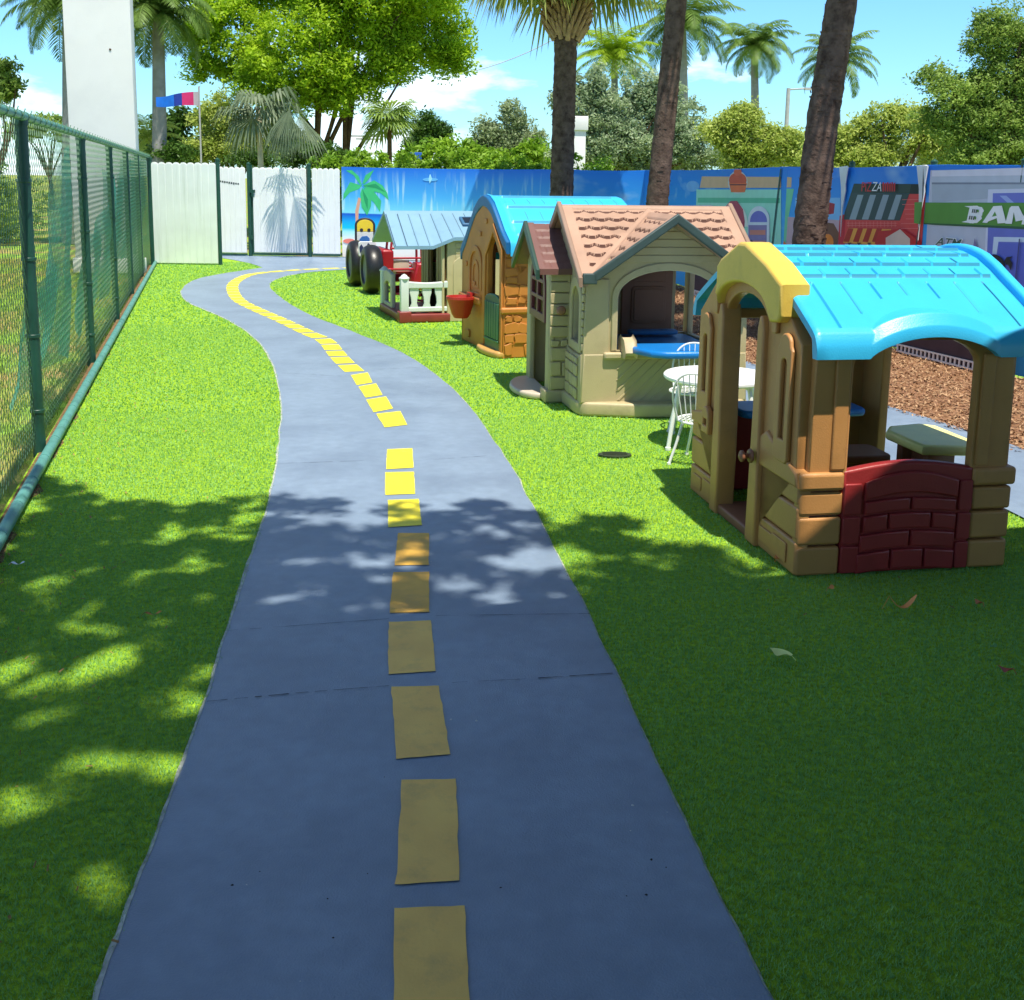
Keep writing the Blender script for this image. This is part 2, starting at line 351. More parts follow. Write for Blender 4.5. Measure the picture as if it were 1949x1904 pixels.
# ---- turf blades (a real pile of small leaves)
def blades():
    V = []; Fs = []; o = 0
    fp = [path_poly, p2+p2b, mul]
    for (ya, yb, xa, xb, dens, ln, w) in ((1.75, 3.2, -2.2, 2.2, 34000, .0105, .0016), (3.2, 4.8, -2.6, 3.1, 20000, .0115, .0021), (4.8, 7.5, -3.3, 3.6, 9500, .012, .003), (7.5, 12, -4.7, 1.5, 3600, .013, .0055), (12, 21, -6.6, -.4, 1000, .016, .010)):
        n = int((yb-ya)*(xb-xa)*dens); x = rng.uniform(xa, xb, n); y = rng.uniform(ya, yb, n)
        k = (x > -1.02-.283*y+.07+.03*np.sin(y*7.1)+.02*np.sin(y*17.3)+rng.normal(0, .02, n)) & (np.abs(x/y) < .62)
        jx, jy = rng.normal(0, .006, n), rng.normal(0, .006, n)
        for p in fp: k &= ~inside(p, x+jx, y+jy)
        x, y = x[k], y[k]; n = len(x)
        a = rng.uniform(0, 2*np.pi, n); le = ln*rng.uniform(.55, 1.25, n); b = rng.uniform(0, 2*np.pi, n); lean = le*rng.uniform(.1, 1.0, n)
        ww = w*rng.uniform(.7, 1.3, n)
        p0 = np.stack([x-np.cos(a)*ww, y-np.sin(a)*ww, np.full(n, -.001)], -1); p1 = np.stack([x+np.cos(a)*ww, y+np.sin(a)*ww, np.full(n, -.001)], -1)
        p2_ = np.stack([x+np.cos(b)*lean, y+np.sin(b)*lean, le], -1)
        V.append(np.stack([p0, p1, p2_], 1).reshape(-1, 3)); Fs.append(np.arange(3*n).reshape(-1, 3)+o); o += 3*n
    tag(np_mesh('turf_pile', np.concatenate(V), np.concatenate(Fs), leafmat('turf_blade', (.19, .43, .12), (.35, .62, .17), .2, 28, .6)), kind='stuff')
blades()
# rough weeds past the green fence
def weeds():
    n = 30000; y = rng.uniform(3, 21, n); x = -1.02-.283*y-rng.uniform(.02, 3.6, n)
    a = rng.uniform(0, 2*np.pi, n); le = rng.uniform(.03, .11, n); b = rng.uniform(0, 2*np.pi, n); w = .005
    p0 = np.stack([x-np.cos(a)*w, y-np.sin(a)*w, np.full(n, -.03)], -1); p1 = np.stack([x+np.cos(a)*w, y+np.sin(a)*w, np.full(n, -.03)], -1)
    p2_ = np.stack([x+np.cos(b)*le*.6, y+np.sin(b)*le*.6, le-.03], -1)
    tag(np_mesh('rough_grass', np.stack([p0, p1, p2_], 1).reshape(-1, 3), np.arange(3*n).reshape(-1, 3), leafmat('weed', (.18, .32, .04), (.40, .48, .10), .35, 2)), kind='stuff')
weeds()
#PART2
# ================================================================== GREEN CHAIN-LINK FENCE (left)
M_gpost = mat('green_coating', srgb(30, 74, 62), .42, .15, 8, .1, 80, dirt=srgb(20, 50, 42), dscale=5)
M_grail = mat('green_rail', srgb(88, 146, 138), .45, .12, 8, dirt=srgb(40, 90, 80), dscale=6)
M_wire = mat('green_wire', srgb(110, 150, 120), .5, .2, 20)
fb = [Vector((-1.02-.283*y, y)) for y in (-.4, 3.05, 6.36, 9.5, 12.4, 15.1, 17.7, 20.2)]
fb[2] = Vector((-2.82, 6.36)); fb[-1] = Vector((-6.68, 20.25))
fence = thing('chain_link_fence', 'long dark green chain link fence along the left edge of the turf', 'fence', (fb[1].x, fb[1].y, 0))
fo = Vector((fb[1].x, fb[1].y)); FH = 1.96
def fl(p, z): return (p.x-fo.x, p.y-fo.y, z)
for i, p in enumerate(fb):
    m = MB(); m.tube([fl(p, -.03), fl(p, FH-.03)], .037 if i != 4 else .035, 14); m.lathe([(.04, FH-.05), (.043, FH-.02), (.03, FH+.01), (.004, FH+.03)], 14, Matrix.Translation((p.x-fo.x, p.y-fo.y, 0)))
    for z in (.25, .7, 1.15, 1.6): m.lathe([(.039, z-.011), (.042, z-.008), (.042, z+.008), (.039, z+.011)], 14, Matrix.Translation((p.x-fo.x, p.y-fo.y, 0)))
    m.build('post', M_gpost, fence)
A0, A1 = fb[0], fb[-1]; fd = (A1-A0).normalized(); fn = Vector((fd.y, -fd.x))  # fn points to the yard
m = MB(); m.tube([fl(A0, FH), fl(A1, FH)], .024, 12)
for i in range(14): 
    p = A0.lerp(A1, (i+.5)/14); m.tube([fl(p-fd*.03, FH), fl(p+fd*.03, FH)], .027, 12)
m.build('top_rail', M_grail, fence)
m = MB(); off = fn*.05; m.tube([fl(A0+off, .04), fl(A1+off, .04)], .030, 14)
for i in range(46):
    p = A0.lerp(A1, (i+.3)/46)+off; m.tube([fl(p-fd*.008, .04), fl(p+fd*.008, .04)], .0325, 12)
m.build('bottom_rail', M_grail, fence)
q_ = [(fn.x*.028*math.cos(k/8*2*math.pi)+fd.x*.004*k/8, fn.y*.028*math.cos(k/8*2*math.pi)+fd.y*.004*k/8, .028*math.sin(k/8*2*math.pi)) for k in range(9)]
q_.append((fn.x*.040+fd.x*.01, fn.y*.040+fd.y*.01, .034)); m = MB(); m.tube(q_, .003, 5); tie = m.build('tie_wire', M_wire, fence)
for i in range(90):
    p = A0.lerp(A1, (i+.5)/90); c = tie if i == 0 else tie.copy()
    if i: COL.objects.link(c)
    c.parent = fence; c.location = (p.x-fo.x, p.y-fo.y, FH)
def chain():
    Lf = (A1-A0).length; h = FH-.06; sx = .078; k = 1.25; V = []; Fs = []; o = 0
    n = int((Lf+h/k)/sx)
    for s in (1, -1):
        for i in range(-int(h/k/sx)-1, n):
            u0 = i*sx; pts = []
            ua, ub = (u0, u0+h/k) if s > 0 else (u0+h/k, u0)
            za, zb = .05, h+.05
            # clip to the fence length
            def cut(u, uu, z, zz):
                if u < 0: return 0, z+(zz-z)*(0-u)/(uu-u)
                if u > Lf: return Lf, z+(zz-z)*(Lf-u)/(uu-u)
                return u, z
            if max(ua, ub) <= 0 or min(ua, ub) >= Lf: continue
            a_, za_ = cut(ua, ub, za, zb); b_, zb_ = cut(ub, ua, zb, za)
            P = A0+fd*a_-fn*(.004*s+.04); Q = A0+fd*b_-fn*(.004*s+.04); r = .0019
            for j in range(3):
                t = 2*math.pi*j/3; w = Vector((fn.x*math.cos(t)*r, fn.y*math.cos(t)*r, math.sin(t)*r))
                V += [(P.x+w.x-fo.x, P.y+w.y-fo.y, za_+w.z), (Q.x+w.x-fo.x, Q.y+w.y-fo.y, zb_+w.z)]
            for j in range(3): Fs.append((o+2*j, o+2*((j+1) % 3), o+2*((j+1) % 3)+1, o+2*j+1))
            o += 6
    np_mesh('chain_mesh', np.array(V), np.array(Fs), M_wire, fence)
chain()
# torn privacy netting slumped behind the mesh
def netmat():
    m = bpy.data.materials.new('net'); m.use_nodes = True; t = m.node_tree; p = t.nodes['Principled BSDF']
    p.inputs['Base Color'].default_value = (*srgb(80, 178, 160), 1); p.inputs['Roughness'].default_value = .6
    c = t.nodes.new('ShaderNodeTexCoord'); n = t.nodes.new('ShaderNodeTexNoise'); n.inputs['Scale'].default_value = 3.5; n.inputs['Detail'].default_value = 5
    r = t.nodes.new('ShaderNodeValToRGB'); r.color_ramp.elements[0].position = .35; r.color_ramp.elements[0].color = (.45,)*3+(1,); r.color_ramp.elements[1].position = .65; r.color_ramp.elements[1].color = (.92,)*3+(1,)
    t.links.new(c.outputs['Object'], n.inputs['Vector']); t.links.new(n.outputs[0], r.inputs[0]); t.links.new(r.outputs[0], p.inputs['Alpha'])
    return m
M_net = netmat()
def netting(u0, u1, zl, zh, label, seed):
    n = 40; k = 14; V = []; 
    for i in range(n+1):
        for j in range(k+1):
            u = u0+(u1-u0)*i/n; lo = zl(i/n); hi = zh(i/n); z = lo+(hi-lo)*j/k
            w = .10+.05*math.sin(u*5+seed)+.05*noise.noise((u*2.2, z*2.5, seed))+.12*(1-j/k)**2
            P = A0+fd*u-fn*w; V.append((P.x, P.y, z+.03*noise.noise((u*3, z, seed+4))))
    fsn = [(i*(k+1)+j, (i+1)*(k+1)+j, (i+1)*(k+1)+j+1, i*(k+1)+j+1) for i in range(n) for j in range(k)]
    mb = MB(); mb.add(V, fsn); return tag(mb.build('privacy_netting', M_net, smooth=80), label, 'netting', 'torn privacy netting behind the fence')
U = lambda y: (Vector((-1.02-.283*y, y))-A0).length
netting(U(6.45), U(9.4), lambda s: .22-.1*s, lambda s: .95+.8*s-.25*math.sin(s*6), 'teal netting slumped low between the two nearest green fence posts', 1)
netting(U(9.6), U(12.2), lambda s: .12+.2*s, lambda s: 1.35-.3*math.sin(s*3.1), 'torn teal netting hanging behind the second fence bay from the camera', 2)
netting(U(12.5), U(14.9), lambda s: .2+.3*s, lambda s: 1.7-.2*math.sin(s*3), 'teal netting behind the third fence bay, clear of the ground', 5)
netting(U(15.3), U(20.0), lambda s: .45-.2*s, lambda s: 1.86, 'tall teal netting covering the far end of the green fence', 8)

# ================================================================== WHITE BOARD FENCE AND GATES (far end)
M_wht = mat('white_vinyl', (.80, .82, .83), .45, .04, 3, dirt=(.66, .68, .66), dscale=3, dlo=.5, dhi=.9)
def boards(name, label, cat, P, Q, z0, z1, nb, post_r=None, mold=None, group=None, frame=False):
    """row of dog-eared boards: one panel mesh, posts, and a dark frame below"""
    P = Vector(P); Q = Vector(Q); d = Q-P; Ln = d.length; ang = math.atan2(d.y, d.x)
    t = thing(name, label, cat, (P.x, P.y, 0), ang, group)
    m = MB(); w = Ln/nb; pts = [(0, z0)]
    pts += [(Ln, z0)]
    for i in range(nb-1, -1, -1):
        a, b = i*w, (i+1)*w
        for k in range(7):
            s = k/6; pts.append((b-(b-a)*s*.999-.0003, z1-.022+.036*math.sin(math.pi*s)**.6))
    m.plate(pts, th=.02, bev=.003, M=face('y', .0))
    for i in range(nb):
        a, b = i*w, (i+1)*w
        m.plate([(a+.006, z0+.01), (b-.006, z0+.01), (b-.006, z1-.03), (a+w*.75, z1-.008), (a+w*.25, z1-.008), (a+.006, z1-.03)], th=.007, bev=.003, M=face('y', -.020))
    m.build('board_panel', mold or M_wht, t)
    return t, Ln
def streaked(m, sc=(14, 14, .7)):
    t_ = m.node_tree; c_ = next(n for n in t_.nodes if n.type == 'TEX_COORD')
    mp_ = t_.nodes.new('ShaderNodeMapping'); mp_.inputs['Scale'].default_value = sc
    t_.links.new(c_.outputs['Object'], mp_.inputs[0])
    n_ = [n for n in t_.nodes if n.type == 'TEX_NOISE'][-2 if len([n for n in t_.nodes if n.type == 'TEX_NOISE']) > 2 else -1]
    for n in t_.nodes:
        if n.type == 'TEX_NOISE' and n.inputs['Roughness'].default_value > .6: t_.links.new(mp_.outputs[0], n.inputs['Vector'])
    return m
M_wpanel = streaked(mat('white_vinyl_panel', (.74, .79, .79), .5, .05, 2.5, dirt=(.46, .52, .46), dscale=1.0, dlo=.55, dhi=.9))
streaked(M_wht)
t, Ln = boards('board_fence_panel', 'nearest white dog-eared board panel standing at the end of the green fence', 'fence panel', (-6.64, 20.25), (-5.47, 20.3), .02, 1.85, 9, mold=M_wpanel)
for x in (-.02, Ln+.03):
    m = MB(); m.tube([(x, .0, 0), (x, .0, 1.93)], .038, 14); m.lathe([(.042, 1.90), (.044, 1.93), (.003, 1.96)], 14, Matrix.Translation((x, 0, 0))); m.build('post', M_gpost, t)
t, Ln = boards('board_fence_panel', 'narrow white board panel with a torn notice, left of the gate', 'fence panel', (-6.05, 22.6), (-5.50, 22.62), .07, 1.80, 5)
m = MB(); m.box(-.01, .56, -.03, .0, .02, .06); m.build('bottom_frame', M_gpost, t)
M_ink = mat('ink', (.05, .07, .08), .8)
m = MB()
for i in range(9):
    x = .03+.045*i; m.plate([(x, 1.50-.006*i+random.uniform(-.01, .01)), (x+.035, 1.50-.006*i), (x+.035, 1.535-.006*i), (x+.005, 1.54-.006*i)], th=.002, bev=.0005, M=face('y', -.0275), res=0)
m.build('notice', M_ink, t)
for x in (-.05,):
    m = MB(); m.tube([(x, .0, 0), (x, .0, 1.9)], .035, 12); m.build('post', M_gpost, t)
t, Ln = boards('gate', 'wide white board gate in a green frame with a latch', 'gate', (-5.35, 22.62), (-4.26, 22.64), .08, 1.80, 8)
m = MB(); m.box(-.03, Ln+.03, -.035, -.0, .03, .075); m.tube([(-.03, .02, .03), (-.03, .02, 1.86)], .022, 10); m.tube([(Ln+.02, .02, .03), (Ln+.02, .02, 1.86)], .022, 10); m.build('gate_frame', M_gpost, t)
m = MB(); m.box(-.06, .05, -.06, -.02, 1.30, 1.36); m.box(-.02, .02, -.07, -.03, 1.22, 1.32); m.build('latch', M_gpost, t)
m = MB(); m.box(-.06, -.02, -.06, -.03, .35, .43); m.build('hinge', M_gpost, t)
t, Ln = boards('board_fence_panel', 'white board panel between the gate post and the beach mural', 'fence panel', (-4.14, 22.62), (-3.57, 22.60), .07, 1.80, 5)
m = MB(); m.box(-.01, Ln, -.035, -.0, .03, .068); m.build('bottom_frame', M_gpost, t)
for i, (x, lb) in enumerate(((-5.43, 'green gate post left of the white gate, beside the latch'), (-4.20, 'green gate post right of the white gate'))):
    m = MB(); m.tube([(0, 0, 0), (0, 0, 1.88)], .04, 14); m.lathe([(.043, 1.86), (.046, 1.885), (.003, 1.92)], 14)
    tag(m.build('gate_post', M_gpost, loc=(x, 22.62, 0)), lb, 'post', 'green gate posts')

# ================================================================== MURAL FENCE
WPTS = [Vector((-3.53, 22.62)), Vector((KX, KY)), Vector((3.25, 13.2)), Vector((4.35, 9.6)), Vector((6.2, 4.2))]
WH = 1.845
def C255(r, g, b, k=1.3): return tuple(min(.95, x*k) for x in srgb(r, g, b))
PIC = {}
def ink(r, g, b):
    n = 'print_%d_%d_%d' % (r, g, b)
    return mat(n, C255(r, g, b), .55, .05, 6)
def skyprint():
    if 'skyprint' in MATS: return MATS['skyprint']
    m = mat('skyprint', (0, 0, 0), .5); t = m.node_tree; p = t.nodes['Principled BSDF']
    g_ = t.nodes.new('ShaderNodeNewGeometry'); s_ = t.nodes.new('ShaderNodeSeparateXYZ'); mr = t.nodes.new('ShaderNodeMapRange'); mr.inputs[1].default_value = .9; mr.inputs[2].default_value = 1.85
    r = t.nodes.new('ShaderNodeValToRGB'); r.color_ramp.elements[0].color = (*C255(60, 165, 235), 1); r.color_ramp.elements[1].color = (*C255(18, 110, 205), 1)
    mp_ = t.nodes.new('ShaderNodeMapping'); mp_.inputs['Scale'].default_value = (1.2, 1.2, 2.2); n = t.nodes.new('ShaderNodeTexNoise'); n.inputs['Scale'].default_value = 1.1; n.inputs['Detail'].default_value = 3
    r2 = t.nodes.new('ShaderNodeValToRGB'); r2.color_ramp.elements[0].position = .56; r2.color_ramp.elements[1].position = .78; r2.color_ramp.elements[1].color = (.55, .55, .55, 1)
    mx_ = t.nodes.new('ShaderNodeMixRGB'); mx_.inputs['Color2'].default_value = (*C255(190, 220, 245), 1)
    k = t.links.new; k(g_.outputs['Position'], s_.inputs[0]); k(s_.outputs[2], mr.inputs[0]); k(mr.outputs[0], r.inputs[0])
    k(g_.outputs['Position'], mp_.inputs[0]); k(mp_.outputs[0], n.inputs['Vector']); k(n.outputs[0], r2.inputs[0]); k(r2.outputs[0], mx_.inputs['Fac']); k(r.outputs[0], mx_.inputs['Color1']); k(mx_.outputs[0], p.inputs['Base Color'])
    return m
def beachprint():
    m = mat('beachprint', (0, 0, 0), .5); t = m.node_tree; p = t.nodes['Principled BSDF']; k = t.links.new
    g_ = t.nodes.new('ShaderNodeNewGeometry'); s_ = t.nodes.new('ShaderNodeSeparateXYZ'); mr = t.nodes.new('ShaderNodeMapRange'); mr.inputs[1].default_value = .0; mr.inputs[2].default_value = 1.85
    r = t.nodes.new('ShaderNodeValToRGB'); e = r.color_ramp.elements
    cols = [(0, (235, 205, 190)), (.13, (240, 222, 215)), (.20, (225, 235, 240)), (.29, (160, 225, 245)), (.33, (0, 185, 235)), (.40, (0, 160, 230)), (.49, (10, 80, 190)), (.50, (120, 205, 245)), (.68, (70, 165, 235)), (1, (22, 100, 205))]
    e[0].position = 0; e[0].color = (*C255(*cols[0][1]), 1); e[1].position = 1; e[1].color = (*C255(*cols[-1][1]), 1)
    for q_, c_ in cols[1:-1]: x = e.new(q_); x.color = (*C255(*c_), 1)
    k(g_.outputs['Position'], s_.inputs[0]); k(s_.outputs[2], mr.inputs[0]); k(mr.outputs[0], r.inputs[0])
    # printed frozen-water streaks
    mp_ = t.nodes.new('ShaderNodeMapping'); mp_.inputs['Scale'].default_value = (9, 9, .9); n = t.nodes.new('ShaderNodeTexNoise'); n.inputs['Scale'].default_value = 1.3; n.inputs['Detail'].default_value = 5
    k(g_.outputs['Position'], mp_.inputs[0]); k(mp_.outputs[0], n.inputs['Vector'])
    r2 = t.nodes.new('ShaderNodeValToRGB'); r2.color_ramp.elements[0].position = .52; r2.color_ramp.elements[1].position = .68
    m2 = t.nodes.new('ShaderNodeMapRange'); m2.inputs[1].default_value = .93; m2.inputs[2].default_value = 1.0; m3 = t.nodes.new('ShaderNodeMapRange'); m3.inputs[1].default_value = 1.8; m3.inputs[2].default_value = 1.35
    ml = t.nodes.new('ShaderNodeMath'); ml.operation = 'MULTIPLY'; ml2 = t.nodes.new('ShaderNodeMath'); ml2.operation = 'MULTIPLY'; ml3 = t.nodes.new('ShaderNodeMath'); ml3.operation = 'MULTIPLY'; ml3.inputs[1].default_value = .75
    k(n.outputs[0], r2.inputs[0]); k(s_.outputs[2], m2.inputs[0]); k(s_.outputs[2], m3.inputs[0]); k(m2.outputs[0], ml.inputs[0]); k(m3.outputs[0], ml.inputs[1]); k(ml.outputs[0], ml2.inputs[0]); k(r2.outputs[0], ml2.inputs[1]); k(ml2.outputs[0], ml3.inputs[0])
    mx_ = t.nodes.new('ShaderNodeMixRGB'); mx_.inputs['Color2'].default_value = (*C255(190, 228, 250), 1)
    k(ml3.outputs[0], mx_.inputs['Fac']); k(r.outputs[0], mx_.inputs['Color1']); k(mx_.outputs[0], p.inputs['Base Color'])
    return m
class Banner:
    """a printed banner stretched on one stretch of the wall; art is laid on its own plane in thin layers"""
    def __init__(s, P, Q, base, label, seed=0, sag=.0):
        s.P, s.Q = Vector(P), Vector(Q); s.d = (s.Q-s.P).normalized(); s.n = Vector((s.d.y, -s.d.x)); s.L = (s.Q-s.P).length
        s.mb = MB(); s.mats = [base]; s.label = label; s.layer = 0
        n = 24; fr = [(0, .0)]; pts = [(0, .02), (s.L, .02)]
        for i in range(n+1):
            u = s.L*(1-i/n); pts.append((u, WH-.018*math.sin(math.pi*i/n)+.006*noise.noise((u*2, seed, 0))))
        s.mb.plate(pts, th=.012, bev=.002, M=face('y', 0), res=0); s.z0 = -.0128
    def uv(s, X, Y):
        d = ray(X, Y); d2 = Vector((d.x, d.y)); t = s.n.dot(s.P)/s.n.dot(d2); p = d2*t-s.P
        return (min(max(p.dot(s.d), .004), s.L-.004), min(CH+d.z*t, WH-.02))
    def poly(s, pts, col, raw=False):
        m = ink(*col)
        if m not in s.mats: s.mats.append(m)
        uv = pts if raw else [s.uv(*p) for p in pts]
        s.layer += 1; o = s.z0-.0006*s.layer
        t = tessellate_polygon([[Vector((a, b, 0)) for a, b in uv]])
        fs = []
        for a, b, c in t:
            A, B, C_ = (Vector(uv[i]) for i in (a, b, c)); fs.append((a, b, c) if (B-A).cross(C_-A) > 0 else (a, c, b))
        s.mb.add([(a, o, b) for a, b in uv], fs, s.mats.index(m))
    def text(s, txt, X0, Y0, X1, hpx, col, shear=0, bold=.0):
        u0, v0 = s.uv(X0, Y0); u1, _ = s.uv(X1, Y0); _, v1 = s.uv(X0, Y0-hpx)
        cu = bpy.data.curves.new('t', 'FONT'); cu.body = txt; cu.shear = shear; cu.offset = bold; cu.size = 1
        ob = bpy.data.objects.new('t', cu); me = bpy.data.meshes.new_from_object(ob)
        xs = [v.co.x for v in me.vertices]; ys = [v.co.y for v in me.vertices]; a, b, c, d = min(xs), max(xs), min(ys), max(ys)
        m = ink(*col)
        if m not in s.mats: s.mats.append(m)
        s.layer += 1; o = s.z0-.0006*s.layer
        s.mb.add([(u0+(v.co.x-a)/(b-a)*(u1-u0), o, v0+(v.co.y-c)/(d-c)*(v1-v0)) for v in me.vertices], [tuple(p.vertices) for p in me.polygons], s.mats.index(m))
        bpy.data.objects.remove(ob); bpy.data.meshes.remove(me); bpy.data.curves.remove(cu)
    def done(s):
        o = s.mb.build('mural_banner', s.mats, loc=(s.P.x, s.P.y, 0), rot=(0, 0, math.atan2(s.d.y, s.d.x)), smooth=0)
        return tag(o, s.label, 'mural banner', 'printed mural banners on the boundary fence')
def zz(x0, y0, k): return lambda *P: [((x0+x*k)/1.9703, (y0+y*k)/1.9703) for x, y in P]
def ell(cx, cy, rx, ry, n=18, a0=0, a1=360): return [(cx+rx*math.cos(rad(a0+(a1-a0)*i/n)), cy+ry*math.sin(rad(a0+(a1-a0)*i/n))) for i in range(n+(a1-a0 < 360))]
def wallpt(px):
    """where the column px of the photo meets the wall line"""
    for a, b in zip(WPTS[:-1], WPTS[1:]):
        d = ray(px, 335); n = Vector((b.y-a.y, a.x-b.x)); d2 = Vector((d.x, d.y)); t = n.dot(a)/n.dot(d2); p = d2*t; s = (p-a).dot(b-a)/(b-a).length_squared
        if -.001 <= s <= 1.001: return p
gapv = .02
sp = [WPTS[0], wallpt(1085), WPTS[1], wallpt(1484), wallpt(1613), wallpt(1768), wallpt(1940), WPTS[4]]
kink = WPTS[2]
z2_ = zz(1250, 600, 1250/1949)
b = Banner(sp[0], sp[1], beachprint(), 'beach mural banner with a green palm tree and icy blue streaks', 1)
b.poly(z2_((148,220),(165,225),(150,300),(148,360),(172,470),(130,470),(132,360),(130,300)), (205, 150, 125))
for P_ in [((170,150),(100,130),(62,200),(60,235),(100,190),(150,172)), ((170,150),(150,95),(110,60),(75,62),(120,90),(155,140)), ((172,140),(190,90),(240,58),(215,105),(186,140)), ((176,150),(240,120),(290,150),(318,195),(326,235),(280,195),(210,178)), ((178,160),(240,185),(282,240),(276,305),(240,250),(190,200)), ((170,165),(225,225),(222,270),(200,325),(168,275),(160,200))]:
    b.poly(z2_(*P_), (58, 178, 112))
b.poly(z2_((176,152),(250,140),(310,190),(250,165)), (30, 140, 90)); b.poly(z2_((172,172),(205,230),(203,290),(185,240)), (30, 140, 90))
b.poly(z2_(*ell(570,115,45,10)), (95, 170, 235)); b.poly(z2_((566,85),(572,85),(580,112),(566,140),(560,112)), (150, 205, 245))
b.poly(z2_(*ell(95,475,35,14)), (228, 120, 105))
b.done()
b = Banner(sp[1], sp[2], skyprint(), 'plain blue mural banner with a tiny pink rocket behind the tall palm', 2)
b.poly(z2_(*ell(1125,155,20,30)), (120, 130, 190)); b.poly(z2_((1110,105),(1130,130),(1138,185),(1105,190),(1102,140)), (205, 130, 130)); b.poly(z2_(*ell(1120,150,6,9)), (80, 80, 130))
b.done()
b = Banner(sp[2], kink, skyprint(), 'blue mural banner with a green bakery and red arched door, between two palms', 3)
b.poly(z2_(*ell(1608,205,66,20)), (245, 195, 150)); b.poly(z2_((1560,215),(1670,215),(1650,250),(1600,248)), (225, 120, 60)); b.poly(z2_(*ell(1725,240,36,40)), (40, 90, 160)); b.poly(z2_((1705,265),(1720,235),(1738,265)), (25, 40, 90))
z3_ = zz(2540, 580, 800/1949)
b.poly(z3_(*ell(150,290,60,50)), (110, 160, 215))
b.poly(z3_((0,600),(0,560),(70,500),(160,480),(165,900),(0,900)), (185, 180, 205))
b.poly(z3_((185,320),(960,320),(960,870),(170,870)), (150, 205, 185)); b.poly(z3_((200,395),(950,398),(950,445),(195,440)), (92, 175, 140))
b.poly(z3_((215,305),(235,200),(960,205),(960,305)), (200, 160, 125)); b.poly(z3_((160,465),(330,460),(370,540),(160,540)), (190, 195, 205))
b.poly(z3_(*ell(565,255,90,105)), (190, 195, 190)); b.poly(z3_(*ell(565,235,82,70)), (200, 75, 40)); b.poly(z3_((485,262),(650,262),(630,345),(505,345)), (225, 105, 50)); b.poly(z3_(*ell(565,160,36,36)), (210, 90, 50)); b.poly(z3_((495,270),(645,270),(645,282),(495,282)), (120, 40, 30))
b.poly(z3_(*ell(525,660,135,225,24,180,360)), (215, 215, 205)); b.poly(z3_((415,600),(440,490),(500,425),(560,425),(615,500),(632,610),(625,670),(415,665)), (175, 60, 80)); b.poly(z3_((415,610),(632,612),(628,670),(418,665)), (160, 45, 65))
b.poly(z3_((470,680),(590,680),(580,860),(470,860)), (70, 150, 200)); b.poly(z3_((590,790),(640,800),(640,860),(580,860)), (225, 120, 80))
b.poly(z3_(*(ell(762,600,98,128,18,180,360)+[(860,870),(655,870)])), (205, 205, 215)); b.poly(z3_(*(ell(760,610,78,95,18,180,360)+[(838,618),(680,618)])), (110, 105, 185)); b.poly(z3_((668,645),(836,645),(834,845),(664,845)), (135, 115, 160)); b.poly(z3_((680,690),(825,690),(825,735),(680,735)), (200, 120, 105)); b.poly(z3_((675,785),(825,785),(825,840),(675,840)), (170, 110, 130)); b.poly(z3_(*ell(690,800,20,22)), (50, 40, 90))
b.poly(z3_((962,95),(972,110),(930,480),(885,870),(875,870),(918,480)), (35, 75, 70))
b.done()
b = Banner(kink, sp[5], skyprint(), 'mural banner with a pizza shop, dark striped awning and red brick wall', 4)
b.poly(z3_((975,205),(1055,210),(1050,300),(960,300)), (200, 160, 125)); b.poly(z3_((960,310),(1075,315),(1060,400),(1020,600),(1010,870),(890,870),(930,480)), (110, 185, 145))
b.poly(z3_((1085,395),(1500,395),(1500,600),(1090,600)), (115, 170, 215)); b.poly(z3_((1370,430),(1450,450),(1440,540),(1360,555)), (150, 30, 50)); b.poly(z3_((1020,570),(1500,600),(1470,880),(1000,880)), (185, 150, 160)); b.poly(z3_((1360,620),(1440,630),(1490,720),(1470,870),(1330,870)), (110, 65, 50)); b.poly(z3_(*ell(1385,800,55,75)), (225, 120, 40)); b.poly(z3_((920,870),(930,810),(985,790),(1020,830),(1020,880)), (225, 110, 65))
z6_ = zz(3140, 580, 700/1949)
b.poly(z6_((95,600),(20,1000),(960,1000),(1000,410),(780,410)), (205, 62, 62))
b.poly(z6_((40,640),(105,620),(80,1000),(20,1000)), (185, 25, 50))
b.poly(z6_((190,305),(1010,310),(1000,415),(160,400)), (40, 62, 58)); b.poly(z6_((790,312),(1010,310),(1000,415),(770,412)), (22, 34, 34))
b.poly(z6_((160,400),(770,412),(670,690),(85,680),(95,600)), (48, 68, 70))
for x in (230, 362, 498, 634): b.poly(z6_((x,420),(x+62,422),(x-20,680),(x-88,678)), (135, 150, 158))
for (xa, xb, y) in [(120,650,715),(120,640,740),(700,990,470),(700,985,520),(720,980,570),(730,850,620),(740,850,670),(690,850,720),(690,870,770)]:
    b.poly(z6_((xa,y),(xb,y),(xb,y+5),(xa,y+5)), (235, 120, 115))
for i in range(14): x = 140+38*i; b.poly(z6_((x,700),(x+4,700),(x+4,760),(x,760)), (235, 120, 115))
b.text('PIZ', *z6_((283,385))[0], z6_((385,385))[0][0], 95*.3592/1.97, (190, 40, 45)); b.text('ZA', *z6_((390,382))[0], z6_((492,382))[0][0], 95*.3592/1.97, (235, 235, 235), .2)
for i in range(6): x = 505+24*i; b.poly(z6_((x,292+(i % 2)*14),(x+17,290),(x+15,385),(x+2,388)), (185, 40, 50))
b.poly(z6_((150,770),(600,780),(520,960),(95,920)), (245, 150, 60))
for x in (150, 250, 350, 450): b.poly(z6_((x,772),(x+55,774),(x+8,915),(x-50,910)), (165, 25, 20))
b.poly(z6_((600,790),(700,770),(840,860),(940,910),(935,975),(480,965),(430,930),(470,800)), (180, 20, 30)); b.poly(z6_((545,870),(695,780),(800,880),(800,970),(545,970)), (205, 178, 165))
b.poly(z6_((120,930),(520,955),(960,975),(950,1040),(100,1040)), (150, 175, 190))
for x in (165, 265, 372): b.poly(z6_((x-22,920),(x+22,922),(x,950)), (80, 30, 40))
